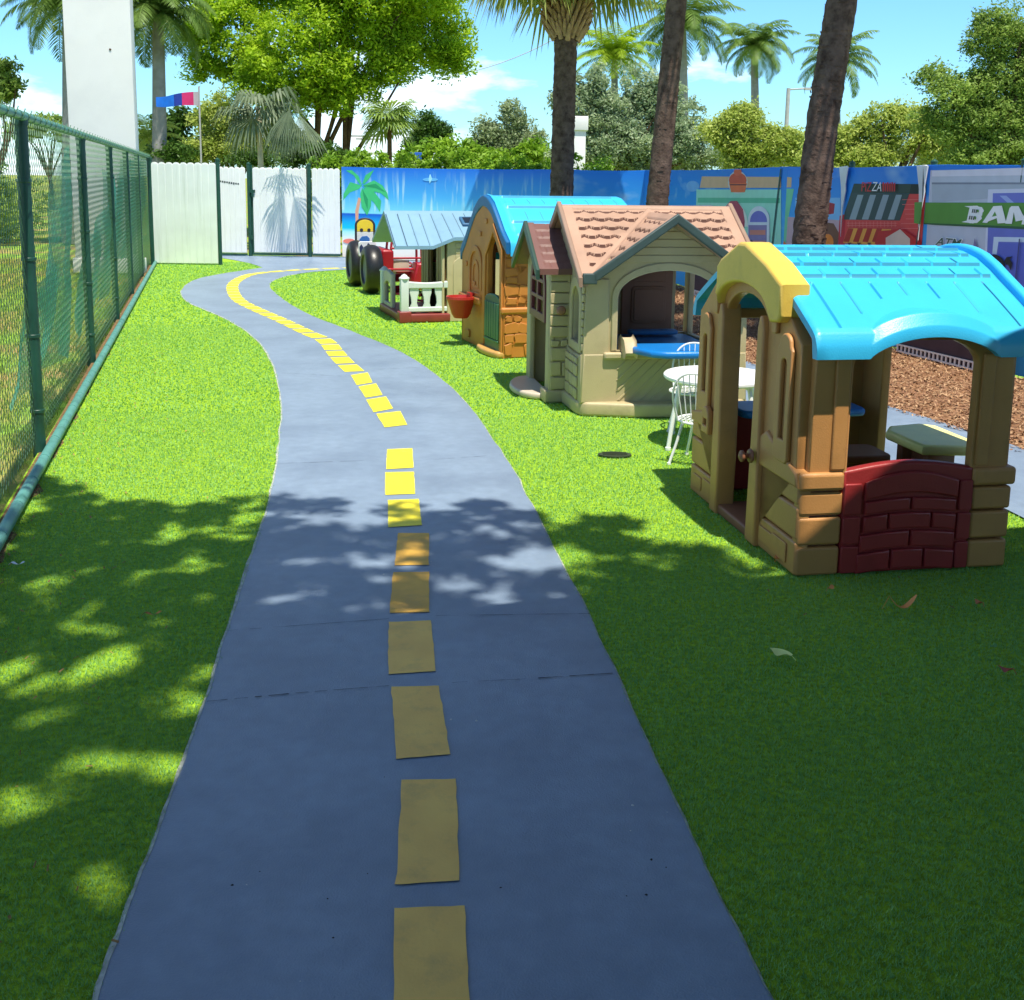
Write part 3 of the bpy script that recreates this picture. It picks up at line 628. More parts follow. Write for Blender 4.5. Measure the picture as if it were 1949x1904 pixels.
b.poly(z6_((850,500),(1010,500),(985,735),(845,715)), (85, 135, 55))
b.poly(z6_((945,100),(955,300),(935,600),(880,900),(860,1040),(850,1040),(870,880),(925,600),(935,300)), (50, 55, 60))
b.done()
b = Banner(sp[5], sp[7], skyprint(), 'mural banner with a grey bank front, green BANK sign and ATM', 5)
b.poly(z6_((985,165),(4000,60),(4000,1900),(930,1900),(935,990)), (178, 182, 195)); b.poly(z6_((1000,170),(2200,130),(2200,215),(1000,230)), (205, 200, 212)); b.poly(z6_((1000,292),(2200,292),(2200,312),(1000,312)), (120, 125, 140)); b.poly(z6_((1000,312),(2200,312),(2200,420),(1000,500)), (160, 168, 180))
b.poly(z6_((1590,365),(2200,350),(2200,1500),(1545,1500),(1560,900)), (198, 200, 218)); b.poly(z6_((1640,405),(2200,395),(2200,1500),(1600,1500)), (105, 112, 190)); b.poly(z6_((1710,430),(1780,430),(1870,510),(1800,510)), (150, 165, 215))
b.poly(z6_((1590,760),(2200,780),(2200,1600),(1560,1600)), (100, 108, 185)); b.poly(z6_((1650,860),(2200,870),(2200,920),(1700,910),(1680,1040),(1635,1035)), (190, 205, 228)); b.poly(z6_((1700,925),(2200,935),(2200,1500),(1690,1200)), (88, 98, 185))
b.poly(z6_((890,500),(2400,505),(2400,790),(880,715)), (82, 134, 52)); b.poly(z6_((890,712),(2400,770),(2400,800),(1100,740),(890,725)), (45, 85, 50))
def letter(polys, col=(222, 232, 224)):
    for P_ in polys: b.poly(z6_(*P_), col)
letter([((1345,540),(1480,535),(1545,570),(1530,640),(1440,720),(1315,705),(1370,690),(1400,555)), ((1440,535),(1530,550),(1552,590),(1530,615),(1450,620)), ((1430,620),(1520,625),(1530,670),(1480,715),(1400,718))])
for (x, y) in ((1432,570),(1452,572),(1472,574),(1402,640),(1424,642),(1446,645)): b.poly(z6_((x,y),(x+12,y),(x+4,y+38),(x-9,y+38)), (60, 70, 66))
b.poly(z6_(*ell(1492,590,9,16)), (82, 134, 52)); b.poly(z6_(*ell(1465,662,9,18)), (82, 134, 52))
letter([((1655,540),(1745,535),(1790,715),(1700,720),(1690,665),(1600,700),(1590,715),(1540,710))]); b.poly(z6_((1672,595),(1690,640),(1640,650)), (82, 134, 52))
letter([((1845,540),(1920,538),(1990,680),(1890,700),(1870,600),(1850,725),(1780,722),(1825,560)), ((2000,545),(2060,545),(2030,735),(1950,730)), ((2110,545),(2180,548),(2150,740),(2080,738)), ((2150,640),(2250,545),(2300,548),(2200,640),(2260,742),(2200,740))])
b.text('ATM', *z6_((1040,948))[0], z6_((1335,948))[0][0], 92*.3592/1.97, (225, 228, 220), .35, .03); b.text('ATM', *z6_((1047,945))[0], z6_((1325,945))[0][0], 82*.3592/1.97, (58, 82, 70), .35, .012)
b.poly(z6_((1440,1000),(1465,870),(1500,1020)), (120, 110, 150))
# a printed schoolgirl with black hair
b.poly(z6_(*ell(1700,1270,90,150)), (238, 205, 190)); b.poly(z6_(*(ell(1665,1160,112,115,20,180,360)+[(1765,1290),(1740,1190),(1600,1200)])), (28, 24, 34)); b.poly(z6_((1775,1110),(1800,1070),(1865,1065),(1830,1090),(1858,1130),(1845,1215),(1815,1150),(1790,1150)), (28, 24, 34)); b.poly(z6_(*ell(1705,1240,10,18)), (30, 25, 35))
b.poly(z6_((1930,880),(1942,880),(1880,1500),(1868,1500)), (60, 60, 110))
b.done()
# boundary wall behind the banners: posts and a dark bottom kickboard
for i, p in enumerate((sp[1], wallpt(1613), sp[5], wallpt(1940))):
    d = (WPTS[1]-WPTS[0]).normalized() if i < 1 else (WPTS[3]-WPTS[2]).normalized(); n = Vector((-d.y, d.x))
    m = MB(); m.tube([(0, 0, 0), (0, 0, WH+.03)], .032, 12); m.lathe([(.034, WH+.02), (.036, WH+.035), (.003, WH+.06)], 12)
    tag(m.build('fence_post', M_gpost, loc=(p.x+n.x*.05, p.y+n.y*.05, 0)), ['green post behind the seam of the plain blue banner', 'green post behind the tall leaning palm', 'green post at the seam of the pizza shop and the bank banners', 'green post behind the bank banner near the photo edge'][i], 'post', 'green posts holding the mural banners')
# torn white cloth corners at the seams
M_cloth = mat('white_cloth', (.75, .76, .78), .8)
for px, lb in ((1608, 'torn white cloth hanging at the seam left of the pizza shop'), (1757, 'torn white cloth hanging at the seam between pizza shop and bank')):
    p = wallpt(px); d = (WPTS[3]-WPTS[2]).normalized(); n = Vector((d.y, -d.x))
    m = MB(); m.plate([(-.05, 0), (.10, .01), (.08, -.12), (.10, -.25), (.06, -.45), (.055, -.75), (.04, -.5), (.01, -.22)], th=.012, bev=.003, M=face('y', -.035))
    m.plate([(.07, .01), (.14, .0), (.11, -.2), (.09, -.1)], th=.012, bev=.003, M=face('y', -.05))
    tag(m.build('torn_cloth', M_cloth, loc=(p.x, p.y, WH-.01), rot=(0, 0, math.atan2(d.y, d.x))), lb, 'cloth', 'torn white cloths at banner seams')
# long dark planter kerb with white grille at the foot of the mural
M_plum = mat('plum_panel', srgb(70, 52, 62), .7, .15)
def lowpanel(P, Q, label):
    P = Vector(P); Q = Vector(Q); Ln = (Q-P).length; t = thing('kick_panel', label, 'low panel', (P.x, P.y, 0), math.atan2(Q.y-P.y, Q.x-P.x), 'dark kick panels along the mural')
    m = MB(); m.plate(rrect(0, Ln, .10, .62, .02), th=.03, bev=.006, M=face('y', 0)); m.build('panel', M_plum, t)
    m = MB(); m.box(0, Ln, -.03, -.004, .0, .099); m.build('backing', M_plum, t)
    m = MB(); m.box(0, Ln, -.05, -.034, .085, .10); m.box(0, Ln, -.05, -.034, .02, .035)
    n = int(Ln/.06)
    for i in range(n): m.box(i*Ln/n, i*Ln/n+.02, -.047, -.037, .036, .084)
    m.build('grille', M_wht, t)
lowpanel((2.62, 16.2), (2.98, 14.5), 'dark kick panel with white grille seen through the tan playhouse window')
lowpanel((3.86, 10.75), (4.28, 9.35), 'dark kick panel with white grille seen through the nearest playhouse')
#PART3
# ================================================================== PLAYHOUSES
def place(name, label, o, ang, cat='playhouse'):
    return thing(name, label, cat, (o[0], o[1], .004), rad(ang))
def sgn(d, pts): return d
# ---------------- A: nearest playhouse, turquoise roof
M_tan = plastic('house_tan', 204, 146, 86, .84, .45, .08)
M_red = plastic('brick_red', 168, 48, 50, .8, .42)
M_turq = mat('turquoise', (.035, .455, .80), .36, .04, 4, .1, 140, .5, dirt=(.03, .40, .72), dscale=5, dlo=.55, dhi=.85)
M_yhood = plastic('hood_yellow', 246, 206, 92, .85, .4)
M_brown = plastic('sill_brown', 152, 98, 70, .8, .5)
M_blue = plastic('counter_blue', 20, 128, 212, .85, .35)
M_dark = mat('recess', (.03, .02, .015), .9)
A = place('playhouse', 'nearest tan playhouse with turquoise roof, yellow door hood and red brick panel', (1.218, 4.437), 10)
WX, LY = .98, 1.33; EZ = .985
def gable(L, e, r, inset=.03): return [(inset, .40), (L-inset, .40), (L-inset, e), (L-.25, e+.13), (L/2, r), (.25, e+.13), (inset, e)]
# left wall
m = MB(); door = [(.47, .045), (.89, .045), (.91, .5)] + [(.655+.26*math.cos(math.pi*i/14), 1.0+.14*math.sin(math.pi*i/14)) for i in range(15)] + [(.45, .5)]
slot = lambda c, a, b, w=.024: [(c-w, a), (c+w, a)] + [(c+w*math.cos(math.pi*i/8), b-w+w*math.sin(math.pi*i/8)) for i in range(9)]
upper = [(.03, .42), (.44, .42), (.44, .03), (.92, .03), (.92, .42), (LY-.03, .42), (LY-.045, EZ), (1.05, 1.17), (.665, 1.29), (.28, 1.17), (.045, EZ)]
m.plate(upper, [door[0:2]+door[2:-1]+[door[-1]], slot(.165, .56, .90), slot(1.14, .57, .88)], th=.055, bev=.008, M=face('x', .045), n0=.0)
for c, a, b in ((.165, .46, 1.0), (1.14, .48, .97)):
    m.plate([(c-.075, a+.02), (c-.055, a), (c+.055, a), (c+.075, a+.02), (c+.072, b-.05), (c+.055, b-.03)] + [(c+.055*math.cos(math.pi*i/8), b-.03+.05*math.sin(math.pi*i/8)) for i in range(1, 8)] + [(c-.055, b-.03), (c-.072, b-.05)], [slot(c, a+.10, b-.09, .028)], th=.022, bev=.008, M=face('x', -.010))
for c in (.30, 1.02):  # upright ribs beside the door
    m.plate(rrect(c-.03, c+.02, 1.0 if c < .6 else 1.0, 1.14, .015), th=.02, bev=.007, M=face('x', -.010))
# lower blocks
for (a, b) in ((-.005, .43), (.93, 1.335)):
    for z0, z1 in ((.0, .148), (.156, .300), (.308, .395)):
        m.plate(rrect(a, b, z0, z1, .014), th=.06, bev=.012, M=face('x', .05))
    m.plate(rrect(a+.08, b-.2, .03, .12, .01), th=.008, bev=.004, M=face('x', -.010)); m.plate(rrect(a+.22, b-.06, .04, .11, .01), th=.008, bev=.004, M=face('x', -.010))
m.plate([(-.01, .385), (.445, .385), (.44, .50), (.33, .56), (.26, .53), (.0, .45)], th=.075, bev=.014, M=face('x', .05)); m.plate([(.925, .385), (1.34, .385), (1.335, .44), (1.02, .50), (.94, .50)], th=.07, bev=.014, M=face('x', .05))
# flared door jambs
for a, b in ((.385, .475), (.885, .975)):
    s_ = 1 if a < .6 else -1
    m.plate([(a, .0), (b+(.02 if s_ > 0 else 0), 0), (b+(.01 if s_ > 0 else 0), .3), (b-.01, 1.0), (b-.03, 1.06), (a+.03, 1.06), (a+.01, 1.0), (a-(.0 if s_ > 0 else .01), .3)], th=.10, bev=.012, M=face('x', .06), n0=-.005)
m.build('left_wall', M_tan, A)
m = MB(); m.box(-.02, .16, .44, .93, .0, .05); m.build('doorsill', M_brown, A, bevel=.012)
m = MB(); m.lathe([(.028, 0), (.034, .006), (.03, .014), (.012, .02), (.014, .034), (.026, .044), (.026, .054), (.012, .062), (.002, .063)], 20, Matrix.Translation((-.046, .42, .42)) @ Matrix.Rotation(-math.pi/2, 4, 'Y')); m.build('doorknob', M_brown, A)
m = MB(); m.plate(arch(1.0, 1.10, .38, .46, .52), [rect(1.025, 1.075, .42, .455)], th=.03, bev=.008, M=face('x', -.02)); m.build('mail_slot', M_tan, A)
# front wall
m = MB()
m.plate([(.03, .40), (.95, .40), (.94, 1.03), (.04, 1.03)], [arch(.205, .775, .42, .90, 1.03)], th=.05, bev=.008, M=face('y', .05))
for (a, b) in ((-.005, .19), (.79, .975)):
    for z0, z1 in ((.0, .125), (.134, .255), (.264, .365)): m.plate(rrect(a, b, z0, z1, .014), th=.06, bev=.012, M=face('y', .05))
    m.plate(rrect(a-.006, b+(.0 if a < .5 else .012), .372, .452, .016), th=.075, bev=.016, M=face('y', .055))
m.plate(rrect(.125, .19, .46, .95, .01), th=.018, bev=.007, M=face('y', .005)); m.plate(rrect(.79, .85, .46, .95, .01), th=.018, bev=.007, M=face('y', .005))
m.build('front_wall', M_tan, A)
# red brick panels (front and rear)
for nm, fy, flip in (('brick_panel', .045, False), ('brick_panel', LY-.045, True)):
    m = MB(); top = [(.79-.6*i/16, .452+.036*math.sin(math.pi*i/16)) for i in range(17)]
    m.plate([(.192, .0), (.788, .0)]+top, th=.05, bev=.012, M=face('y', fy, flip))
    for (a, b) in ((.193, .275), (.725, .787)):
        for z0, z1 in ((.005, .125), (.134, .255), (.264, .40)): m.plate(rrect(a, b, z0, z1, .01), th=.012, bev=.006, M=face('y', fy-.05 if not flip else fy+.05, flip))
    cap = [(.285, .37)] + [(.285+.43*i/12, .335+.03*math.sin(math.pi*i/12)) for i in range(13)] + [(.715, .37)] + [(.715-.43*i/12, .41+.045*math.sin(math.pi*i/12)) for i in range(13)]
    m.plate([(.285+.43*i/12, .325+.03*math.sin(math.pi*i/12)) for i in range(13)]+[(.715-.43*i/12, .405+.045*math.sin(math.pi*i/12)) for i in range(13)], th=.02, bev=.009, M=face('y', fy-.05 if not flip else fy+.05, flip))
    def course(z0, z1, cuts, x0=.285, x1=.715):
        xs = [x0]+cuts+[x1]
        for a, b in zip(xs[:-1], xs[1:]):
            bow = lambda x: .016*math.sin(math.pi*(x-.285)/.43)
            m.plate([(a+.005, z0+bow(a)), ((a+b)/2, z0+bow((a+b)/2)), (b-.005, z0+bow(b)), (b-.005, z1+bow(b)), ((a+b)/2, z1+bow((a+b)/2)), (a+.005, z1+bow(a))], th=.018, bev=.008, M=face('y', fy-.05 if not flip else fy+.05, flip))
    course(.262, .318, [.50]); course(.182, .252, [.40, .60], .282, .718); course(.100, .172, [.505], .270, .718); course(.004, .09, [.42, .575], .26, .722)
    m.build(nm, M_red, A)
m = MB(); m.plate([(.03, .0), (.19, .0), (.19, .44), (.205, .44), (.205, .99), (.04, .99)], th=.05, M=face('y', LY-.05, True)); m.plate([(.79, 0), (.95, 0), (.94, .99), (.775, .99), (.775, .44), (.79, .44)], th=.05, M=face('y', LY-.05, True)); m.plate([(.2, .94), (.78, .94), (.78, .99), (.2, .99)], th=.05, M=face('y', LY-.05, True)); m.build('rear_wall', M_tan, A)
m = MB(); m.plate([(p[0], p[1]) for p in ((.03, .0), (.26, 0), (.26, .95), (1.08, .95), (1.08, 0), (LY-.03, 0), (LY-.045, EZ), (1.05, 1.17), (.665, 1.29), (.28, 1.17), (.045, EZ))], th=.05, bev=.008, M=face('x', WX-.05, True)); m.build('right_wall', M_tan, A)
m = MB(); m.plate(rrect(.14, .83, 1.00, 1.29, .06), th=.04, bev=.015, M=face('z', .455)); m.build('counter', M_blue, A)
m = MB(); m.plate(rrect(.42, .70, .50, .74, .04), th=.04, bev=.012, M=face('z', .34)); m.box(.46, .66, .54, .70, .0, .34); m.build('seat', M_brown, A)
tt = MB(); tt.plate([(.76, .36), (.97, .32), (1.07, .44), (1.07, .76), (1.0, .82), (.82, .78), (.75, .68)], th=.05, bev=.02, M=face('z', .41)); tt.build('table_top', plastic('pale_yellow', 252, 244, 160, .98), A)
m = MB(); m.box(.83, .97, .42, .47, .0, .41); m.box(.83, .97, .66, .71, .0, .41); m.box(.88, .92, .47, .66, .2, .38); m.build('table_support', M_brown, A, bevel=.01)
# roof
DA = np.array([0, .1, .2, .3, .37, .5, .66, .70, .725, .742, .752]); ZA = np.array([1.352, 1.345, 1.322, 1.280, 1.243, 1.178, 1.093, 1.070, 1.050, 1.020, .990])
def aA(x): t = np.clip(np.abs((x-.52)/.29), 0, 1); return .088*(1-t**2)**.75
def zfA(x, y):
    d = np.abs(y-.665); z = np.interp(d, DA, ZA)
    fr = y < .14
    band = 1.045+aA(x)-np.clip(-.045-y, 0, 1)*1.3
    rim = np.clip((.02-(x+.0))/.03, 0, 1)+np.clip((x-1.005)/.03, 0, 1)
    z = np.where(fr & (aA(x) > .004), np.maximum(z, band), z)
    return z - .018*np.clip(rim, 0, 1)**2
def dispA(x, y):
    d = np.abs(y-.665); arow = [.10, .19, .28, .37]; g_ = np.zeros_like(x)
    inx = (x > .045) & (x < .99)
    for i, r in enumerate(arow):
        lo0 = arow[i-1] if i else .02
        g_ += .014*np.clip((d-lo0)/(r-lo0), 0, 1)*(d > lo0)*(d <= r)*inx
        lo = arow[i-1]+.02 if i else .03
        g_ -= .014*groove((x+.06*(i % 2))/.125, .045)*(d > lo)*(d < r-.004)*inx
    lim = np.where(np.abs(x-.52) < .30, .645-aA(x)*1.7, .70)
    g_ -= .014*groove((x+.02)/.135, .042)*(d > .40)*(d < lim)*inx
    return g_
def shadeA(x, y):  # cells painted darker as the shade under tile rows and in joints
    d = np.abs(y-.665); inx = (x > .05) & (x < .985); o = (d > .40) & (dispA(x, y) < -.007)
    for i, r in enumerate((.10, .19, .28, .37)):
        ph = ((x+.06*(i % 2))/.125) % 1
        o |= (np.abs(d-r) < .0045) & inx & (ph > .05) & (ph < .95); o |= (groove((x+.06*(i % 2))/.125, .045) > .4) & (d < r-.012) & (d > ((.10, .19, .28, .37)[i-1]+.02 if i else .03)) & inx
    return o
def lipA(x, y):
    d = np.abs(y-.665); bot = .945+np.where(y < .5, aA(x), 0); z = zfA(x, y); e = np.clip((d-.70)/.012, 0, 1)
    return (1-e)*.035+e*(z-bot)
m = MB(); hfield(m, -.005, 1.035, -.087, 1.417, zfA, step=.0055, disp=dispA, lipf=lipA, grime=shadeA)
M_turqg = mat('turquoise_groove_shade', (.02, .26, .42), .7); m.build('roof', [M_turq, M_turqg], A, smooth=50)
m = MB(); t_ = [(y, float(np.interp(abs(y-.665), DA, ZA))) for y in np.linspace(-.0, 1.33, 30)]
m.plate([(y, z-.03) for y, z in t_]+[(y, z+.022) for y, z in t_[::-1]], th=.045, bev=.012, M=face('x', 1.085)); m.build('roof_trim', M_turq, A)
# yellow hood over the door
m = MB(); hood = [(.945, 1.085), (.955, 1.245), (.90, 1.285), (.68, 1.375), (.60, 1.378), (.35, 1.305), (.17, 1.225), (.165, 1.09), (.20, 1.06), (.27, 1.065)]
ar = [(.31+.0, 1.08)] + [(.63-.31*math.cos(math.pi*i/14), 1.075+.115*math.sin(math.pi*i/14)) for i in range(1, 14)] + [(.93, 1.085)]
m.plate([(.945, 1.06)]+hood[1:9]+[(.285, 1.05)]+ar[1:-1], th=.135, bev=.018, M=face('x', .075)); m.build('door_hood', M_yhood, A)

# ---------------- B: tan playhouse with terracotta shingle roof
M_beige = plastic('house_beige', 200, 184, 142, .78, .5, .08)
M_sh = plastic('shingle', 190, 152, 128, .80, .6, .12)
M_teal = plastic('rake_teal', 70, 92, 90, .7, .5, .2)
M_maroon = plastic('maroon', 118, 50, 58, .75)
M_dbrown = plastic('dark_brown', 150, 106, 84, .85)
B = place('playhouse', 'beige playhouse with pinkish shingle roof, arched serving window and blue counter', (.5, 7.591), 10)
BW, BL, BR, BE = 1.2, 1.25, 1.44, 1.0
m = MB()
m.plate([(.0, .40), (BW, .40), (BW, 1.0), (.61, 1.37), (.0, 1.0)], [arch(.235, .985, .46, .84, 1.03)], th=.05, bev=.008, M=face('y', .05))
rim_o = arch(.195, 1.025, .46, .85, 1.085); m.plate(rim_o, [arch(.24, .98, .468, .842, 1.028)], th=.02, bev=.008, M=face('y', .005))
for i in range(5):   # clapboards of the gable
    z0 = 1.085+.056*i; h_ = (1.36-z0)/.615; 
    if h_ > .05: m.plate([(.61-h_+.03, z0), (.61+h_-.03, z0), (.61+h_-.10, z0+.05), (.61-h_+.10, z0+.05)], th=.012, bev=.005, M=face('y', .004))
for s_ in (0, 1):     # scored pilasters
    x0 = .0 if not s_ else 1.02
    m.plate([(x0-.02+.0, .1), (x0+.19, .1), (x0+.17, .97), (x0+.01, .97)], th=.02, bev=.008, M=face('y', .006))
m.plate([(-.02, .09), (1.22, .09), (1.2, .44), (0, .44)], th=.05, bev=.01, M=face('y', .03))
# lower lattice front
for i in range(-4, 11):
    a = .25+.08*i; p = [(a, .11), (a+.30, .40)]
    x0, z0 = max(a, .24), None
    t0 = max(0, (.24-a)/.30); t1 = min(1, (.98-a)/.30)
    if t1 > t0+.08: m.plate([(a+.30*t0, .11+.29*t0), (a+.30*t0+.02, .11+.29*t0), (a+.30*t1+.02, .11+.29*t1), (a+.30*t1, .11+.29*t1)], th=.010, bev=.004, M=face('y', -.016))
m.plate(rrect(.14, 1.06, .405, .455, .015), th=.10, bev=.014, M=face('y', .05))
m.build('front_wall', M_beige, B)
# bulging skirt
m = MB(); sk = catmull([(-.07, .72), (-.05, .40), (-.04, .10), (.0, -.02), (.12, -.06), (.38, -.13), (.60, -.15), (.85, -.13), (1.1, -.06), (1.21, -.01), (1.24, .15), (1.24, 1.25)], 5)
poly_ = sk+[(1.15, 1.2), (1.15, .06), (.06, .06), (.04, .72)]
m.plate(poly_, th=.10, bev=.02, M=face('z', .0)); m.build('skirt', M_beige, B)
# left wall with window
m = MB(); m.plate([(.0, .05), (BL, .05), (BL, 1.0), (.62, BR-.03), (.0, 1.0)], [arch(.09, .34, .50, .78, .90)], th=.05, bev=.008, M=face('x', .05))
m.plate(arch(.03, .40, .44, .80, .97), [arch(.092, .338, .504, .778, .898)], th=.025, bev=.01, M=face('x', .005))
m.plate([(-.01, .08), (.47, .08), (.47, .46), (.40, .43), (.25, .42), (.05, .43), (-.01, .44)], th=.03, bev=.012, M=face('x', .01))
def stones(mb, F_, a, b, z0, z1, n0=0, seed=1, skip=0):
    r = random.Random(seed); z = z0
    while z < z1-.03:
        h = r.uniform(.07, .12); x = a
        while x < b-.03:
            w = r.uniform(.07, .15); x1 = min(x+w, b); q_ = []
            for (u, v) in rrect(x+.005, x1-.005, z+.005, min(z+h, z1)-.005, min(.012, (x1-x)*.3), 2): q_.append((u+r.uniform(-.004, .004), v+r.uniform(-.004, .004)))
            if skip: q_ = [(u+r.uniform(-.012, .012), v+r.uniform(-.012, .012)) for u, v in q_]
            if x1-x > .03 and r.random() >= skip: mb.plate(q_, th=.016, bev=.006, M=F_, n0=n0)
            x = x1
        z += h
stones(m, face('x', -.018), .06, .44, .10, .41, 0, 3)
for i in range(7): m.plate(rect(.44, .47, .48+.07*i, .545+.07*i), th=.02, bev=.005, M=face('x', .0))
for i in range(9): m.plate(rrect(.0, .035, .46+.058*i, .51+.058*i, .008), th=.02, bev=.006, M=face('x', .006))
m.build('left_wall', M_beige, B)
# entrance porch
m = MB()
for i in range(6): m.plate([(-.15, .50+.083*i), (.0, .50+.083*i), (.0, .575+.083*i), (-.15, .575+.083*i)], th=.018, bev=.007, M=face('y', .455))
m.plate([(-.15, .0), (.02, .0), (.02, 1.03), (-.15, 1.03)], th=.04, M=face('y', .50)); stones(m, face('y', .455), -.145, -.005, .10, .48, 0, 5)
pf = [(.45, .0), (.60, .0), (.60, .56), (.575, .60), (.575, 1.10), (1.24, 1.10), (1.24, .0), (1.36, .0), (1.36, 1.02), (.905, 1.27), (.45, 1.02)]
m.plate([(.45, .0), (.60, .0)]+[(.60, .80)]+[(.905-.305*math.cos(math.pi*i/12), .80+.33*math.sin(math.pi*i/12)) for i in range(1, 12)]+[(1.21, .80), (1.21, 0), (1.36, 0), (1.36, 1.02), (.905, 1.27), (.45, 1.02)], th=.04, bev=.01, M=face('x', -.11))
m.plate([(1.33, 0), (1.36, 0), (1.36, 1.0), (1.33, 1.0)], th=.14, M=face('x', .02))
m.plate(rrect(.44, .62, .0, .1, .02), th=.22, bev=.015, M=face('x', .04))
m.build('porch', M_beige, B)
m = MB(); lo = [(.61, .60), (1.2, .60)]
hl = []
for (a, b, z0, z1) in ((.68, .88, .64, .74), (.93, 1.13, .64, .74), (.68, .88, .77, .87), (.93, 1.13, .77, .87)): hl.append(rect(a, b, z0, z1))
hl.append([(.69, .90), (.88, .90), (.88, 1.06), (.80, 1.03), (.72, .97)]); hl.append([(.93, .90), (1.12, .90), (1.09, .97), (1.01, 1.03), (.93, 1.06)])
m.plate([(.605, .58), (1.205, .58)]+[(.905+.30*math.cos(math.pi*i/12), .80+.31*math.sin(math.pi*i/12)) for i in range(13)], hl, th=.03, bev=.005, M=face('x', -.13)); m.build('lattice_door', M_maroon, B)
m = MB(); m.plate(catmull([(-.13, .58), (-.24, .60), (-.33, .75), (-.35, .98), (-.30, 1.20), (-.22, 1.33), (-.13, 1.36)], 5)+[(-.10, 1.36), (-.10, .58)], th=.05, bev=.018, M=face('z', .0)); m.build('doorstep', plastic('pale_step', 214, 200, 180, .8), B)
m = MB(); m.lathe([(.02, 0), (.024, .01), (.034, .022), (.036, .035), (.026, .05), (.003, .056)], 18, Matrix.Translation((-.075, .44, .70)) @ Matrix.Rotation(math.pi/2, 4, 'X')); m.build('doorknob', M_dbrown, B)
def zfP(x, y): return 1.315-.62*np.abs(y-.905)
def dP(x, y):
    d = np.abs(y-.905); row = (d/.085) % 1; g_ = .010*row
    return np.where((x > -.20) & (d < .50), g_-.006*groove((x+.05*(np.floor(d/.085) % 2))/.10, .06), .008)
m = MB(); hfield(m, -.25, .02, .395, 1.415, zfP, th=.035, step=.008, disp=dP); m.build('porch_roof', plastic('porch_maroon', 128, 88, 82, .75, .5), B, smooth=40)
m = MB()
for (ya, za, yb, zb) in ((.375, .965, .905, 1.30), (1.435, .965, .905, 1.30)): m.plate([(ya, za-.035), (ya, za+.035), (yb, zb+.035), (yb, zb-.035)], th=.03, bev=.008, M=face('x', -.245))
m.build('porch_rake', plastic('rake_green', 52, 84, 72, .7), B)
# rear, right wall, inner door and counters
m = MB(); m.plate([(.0, .05), (BW, .05), (BW, 1.0), (.0, 1.0)], [rect(.61, 1.02, .10, .95), rect(1.06, 1.17, .42, .93)], th=.05, M=face('y', BL-.05, True))
m.build('rear_wall', M_beige, B)
m = MB(); m.plate([(.0, .05), (BL, .05), (BL, 1.0), (.62, BR-.03), (.0, 1.0)], [rect(.12, 1.14, .42, .97)], th=.05, M=face('x', BW-.05, True)); m.build('right_wall', M_beige, B)
m = MB(); m.plate(rect(.60, 1.03, .08, .97), th=.025, M=face('y', BL-.04)); m.plate(rrect(.68, .97, .50, .80, .03), th=.012, bev=.005, M=face('y', BL-.065)); m.plate(rrect(.70, .95, .52, .78, .02), th=.008, bev=.004, M=face('y', BL-.077)); m.plate(rrect(.68, .97, .84, .93, .02), th=.012, bev=.005, M=face('y', BL-.065)); m.build('inner_door', M_dbrown, B)
m = MB(); m.plate([(.33, .06), (.33, -.13), (.40, -.30), (.50, -.36), (.85, -.37), (.98, -.30), (1.0, -.1), (1.0, .06)], th=.05, bev=.02, M=face('z', .455)); m.build('counter', M_blue, B)
for x in (.27, 1.0):
    m = MB(); m.plate([(.0, .46), (.0, .52), (.05, .555), (.13, .53), (.17, .46), (.16, .44), (.0, .44)], th=.09, bev=.02, M=Matrix(((0,0,1,x),(-1,0,0,.06),(0,1,0,0),(0,0,0,1))))
    m.build('counter_bracket', plastic('bracket_pale', 214, 196, 160, .8), B)
m = MB(); m.plate(rrect(.08, 1.12, .55, 1.12, .04), [rrect(.25, .6, .62, .85, .03)], th=.06, bev=.015, M=face('z', .36)); m.plate(rrect(.6, 1.0, .90, 1.02, .03), th=.035, bev=.012, M=face('z', .44)); m.build('kitchen_top', plastic('kitchen_blue', 58, 130, 190, .75), B)
# roof of B
def zfB(x, y):
    main = BR+.02-.66*np.abs(y-.62); main = np.where(np.abs(y-.62) < .03, BR+.02-.66*.015, main)
    cr_ = 1.405-.70*np.abs(x-.61)
    return np.where(y < .62, np.maximum(main, cr_), main)
PB, TB = .088, .112
def fieldB(x, y):
    main = BR+.02-.66*np.abs(y-.62); cr_ = 1.405-.70*np.abs(x-.61); isc = (cr_ > main) & (y < .62)
    d = np.where(isc, np.abs(x-.61), np.abs(y-.62)); u = np.where(isc, y+.03, x); dv = np.abs(cr_-main)
    ok = (d > .045) & (d < .64) & (x > .03) & (x < 1.18) & (dv > .03) & (y > -.045) & (y < 1.25)
    return d, u, ok
def edgeB(k, u): return .055+PB*k+.022*np.abs(np.sin(math.pi*(u/TB+.5*(k % 2))))**.8
def dispB(x, y):
    d, u, ok = fieldB(x, y); g_ = 0*x+.016
    for k in range(8):
        e0 = edgeB(k-1, u) if k else 0*u+.045; e1 = edgeB(k, u); g_ = np.where((d > e0) & (d <= e1), .002+.016*np.clip((d-e0)/(PB*.9), 0, 1), g_)
    return np.where(ok, g_, .016)
def shadeB(x, y):  # painted shade line below each scalloped row edge
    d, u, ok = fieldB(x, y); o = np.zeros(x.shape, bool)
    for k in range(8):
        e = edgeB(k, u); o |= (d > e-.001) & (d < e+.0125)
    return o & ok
m = MB(); hfield(m, -.045, 1.255, -.13, 1.355, zfB, th=.035, step=.0055, disp=dispB, grime=shadeB); m.build('roof', [M_sh, plastic('shingle_groove_shade', 112, 72, 58, .6, .8)], B, smooth=40)
m = MB()
m.plate([(.02, .945), (.02, 1.02), (.61, 1.43), (1.20, 1.02), (1.20, .945), (.61, 1.36)], th=.035, bev=.01, M=face('y', -.115))
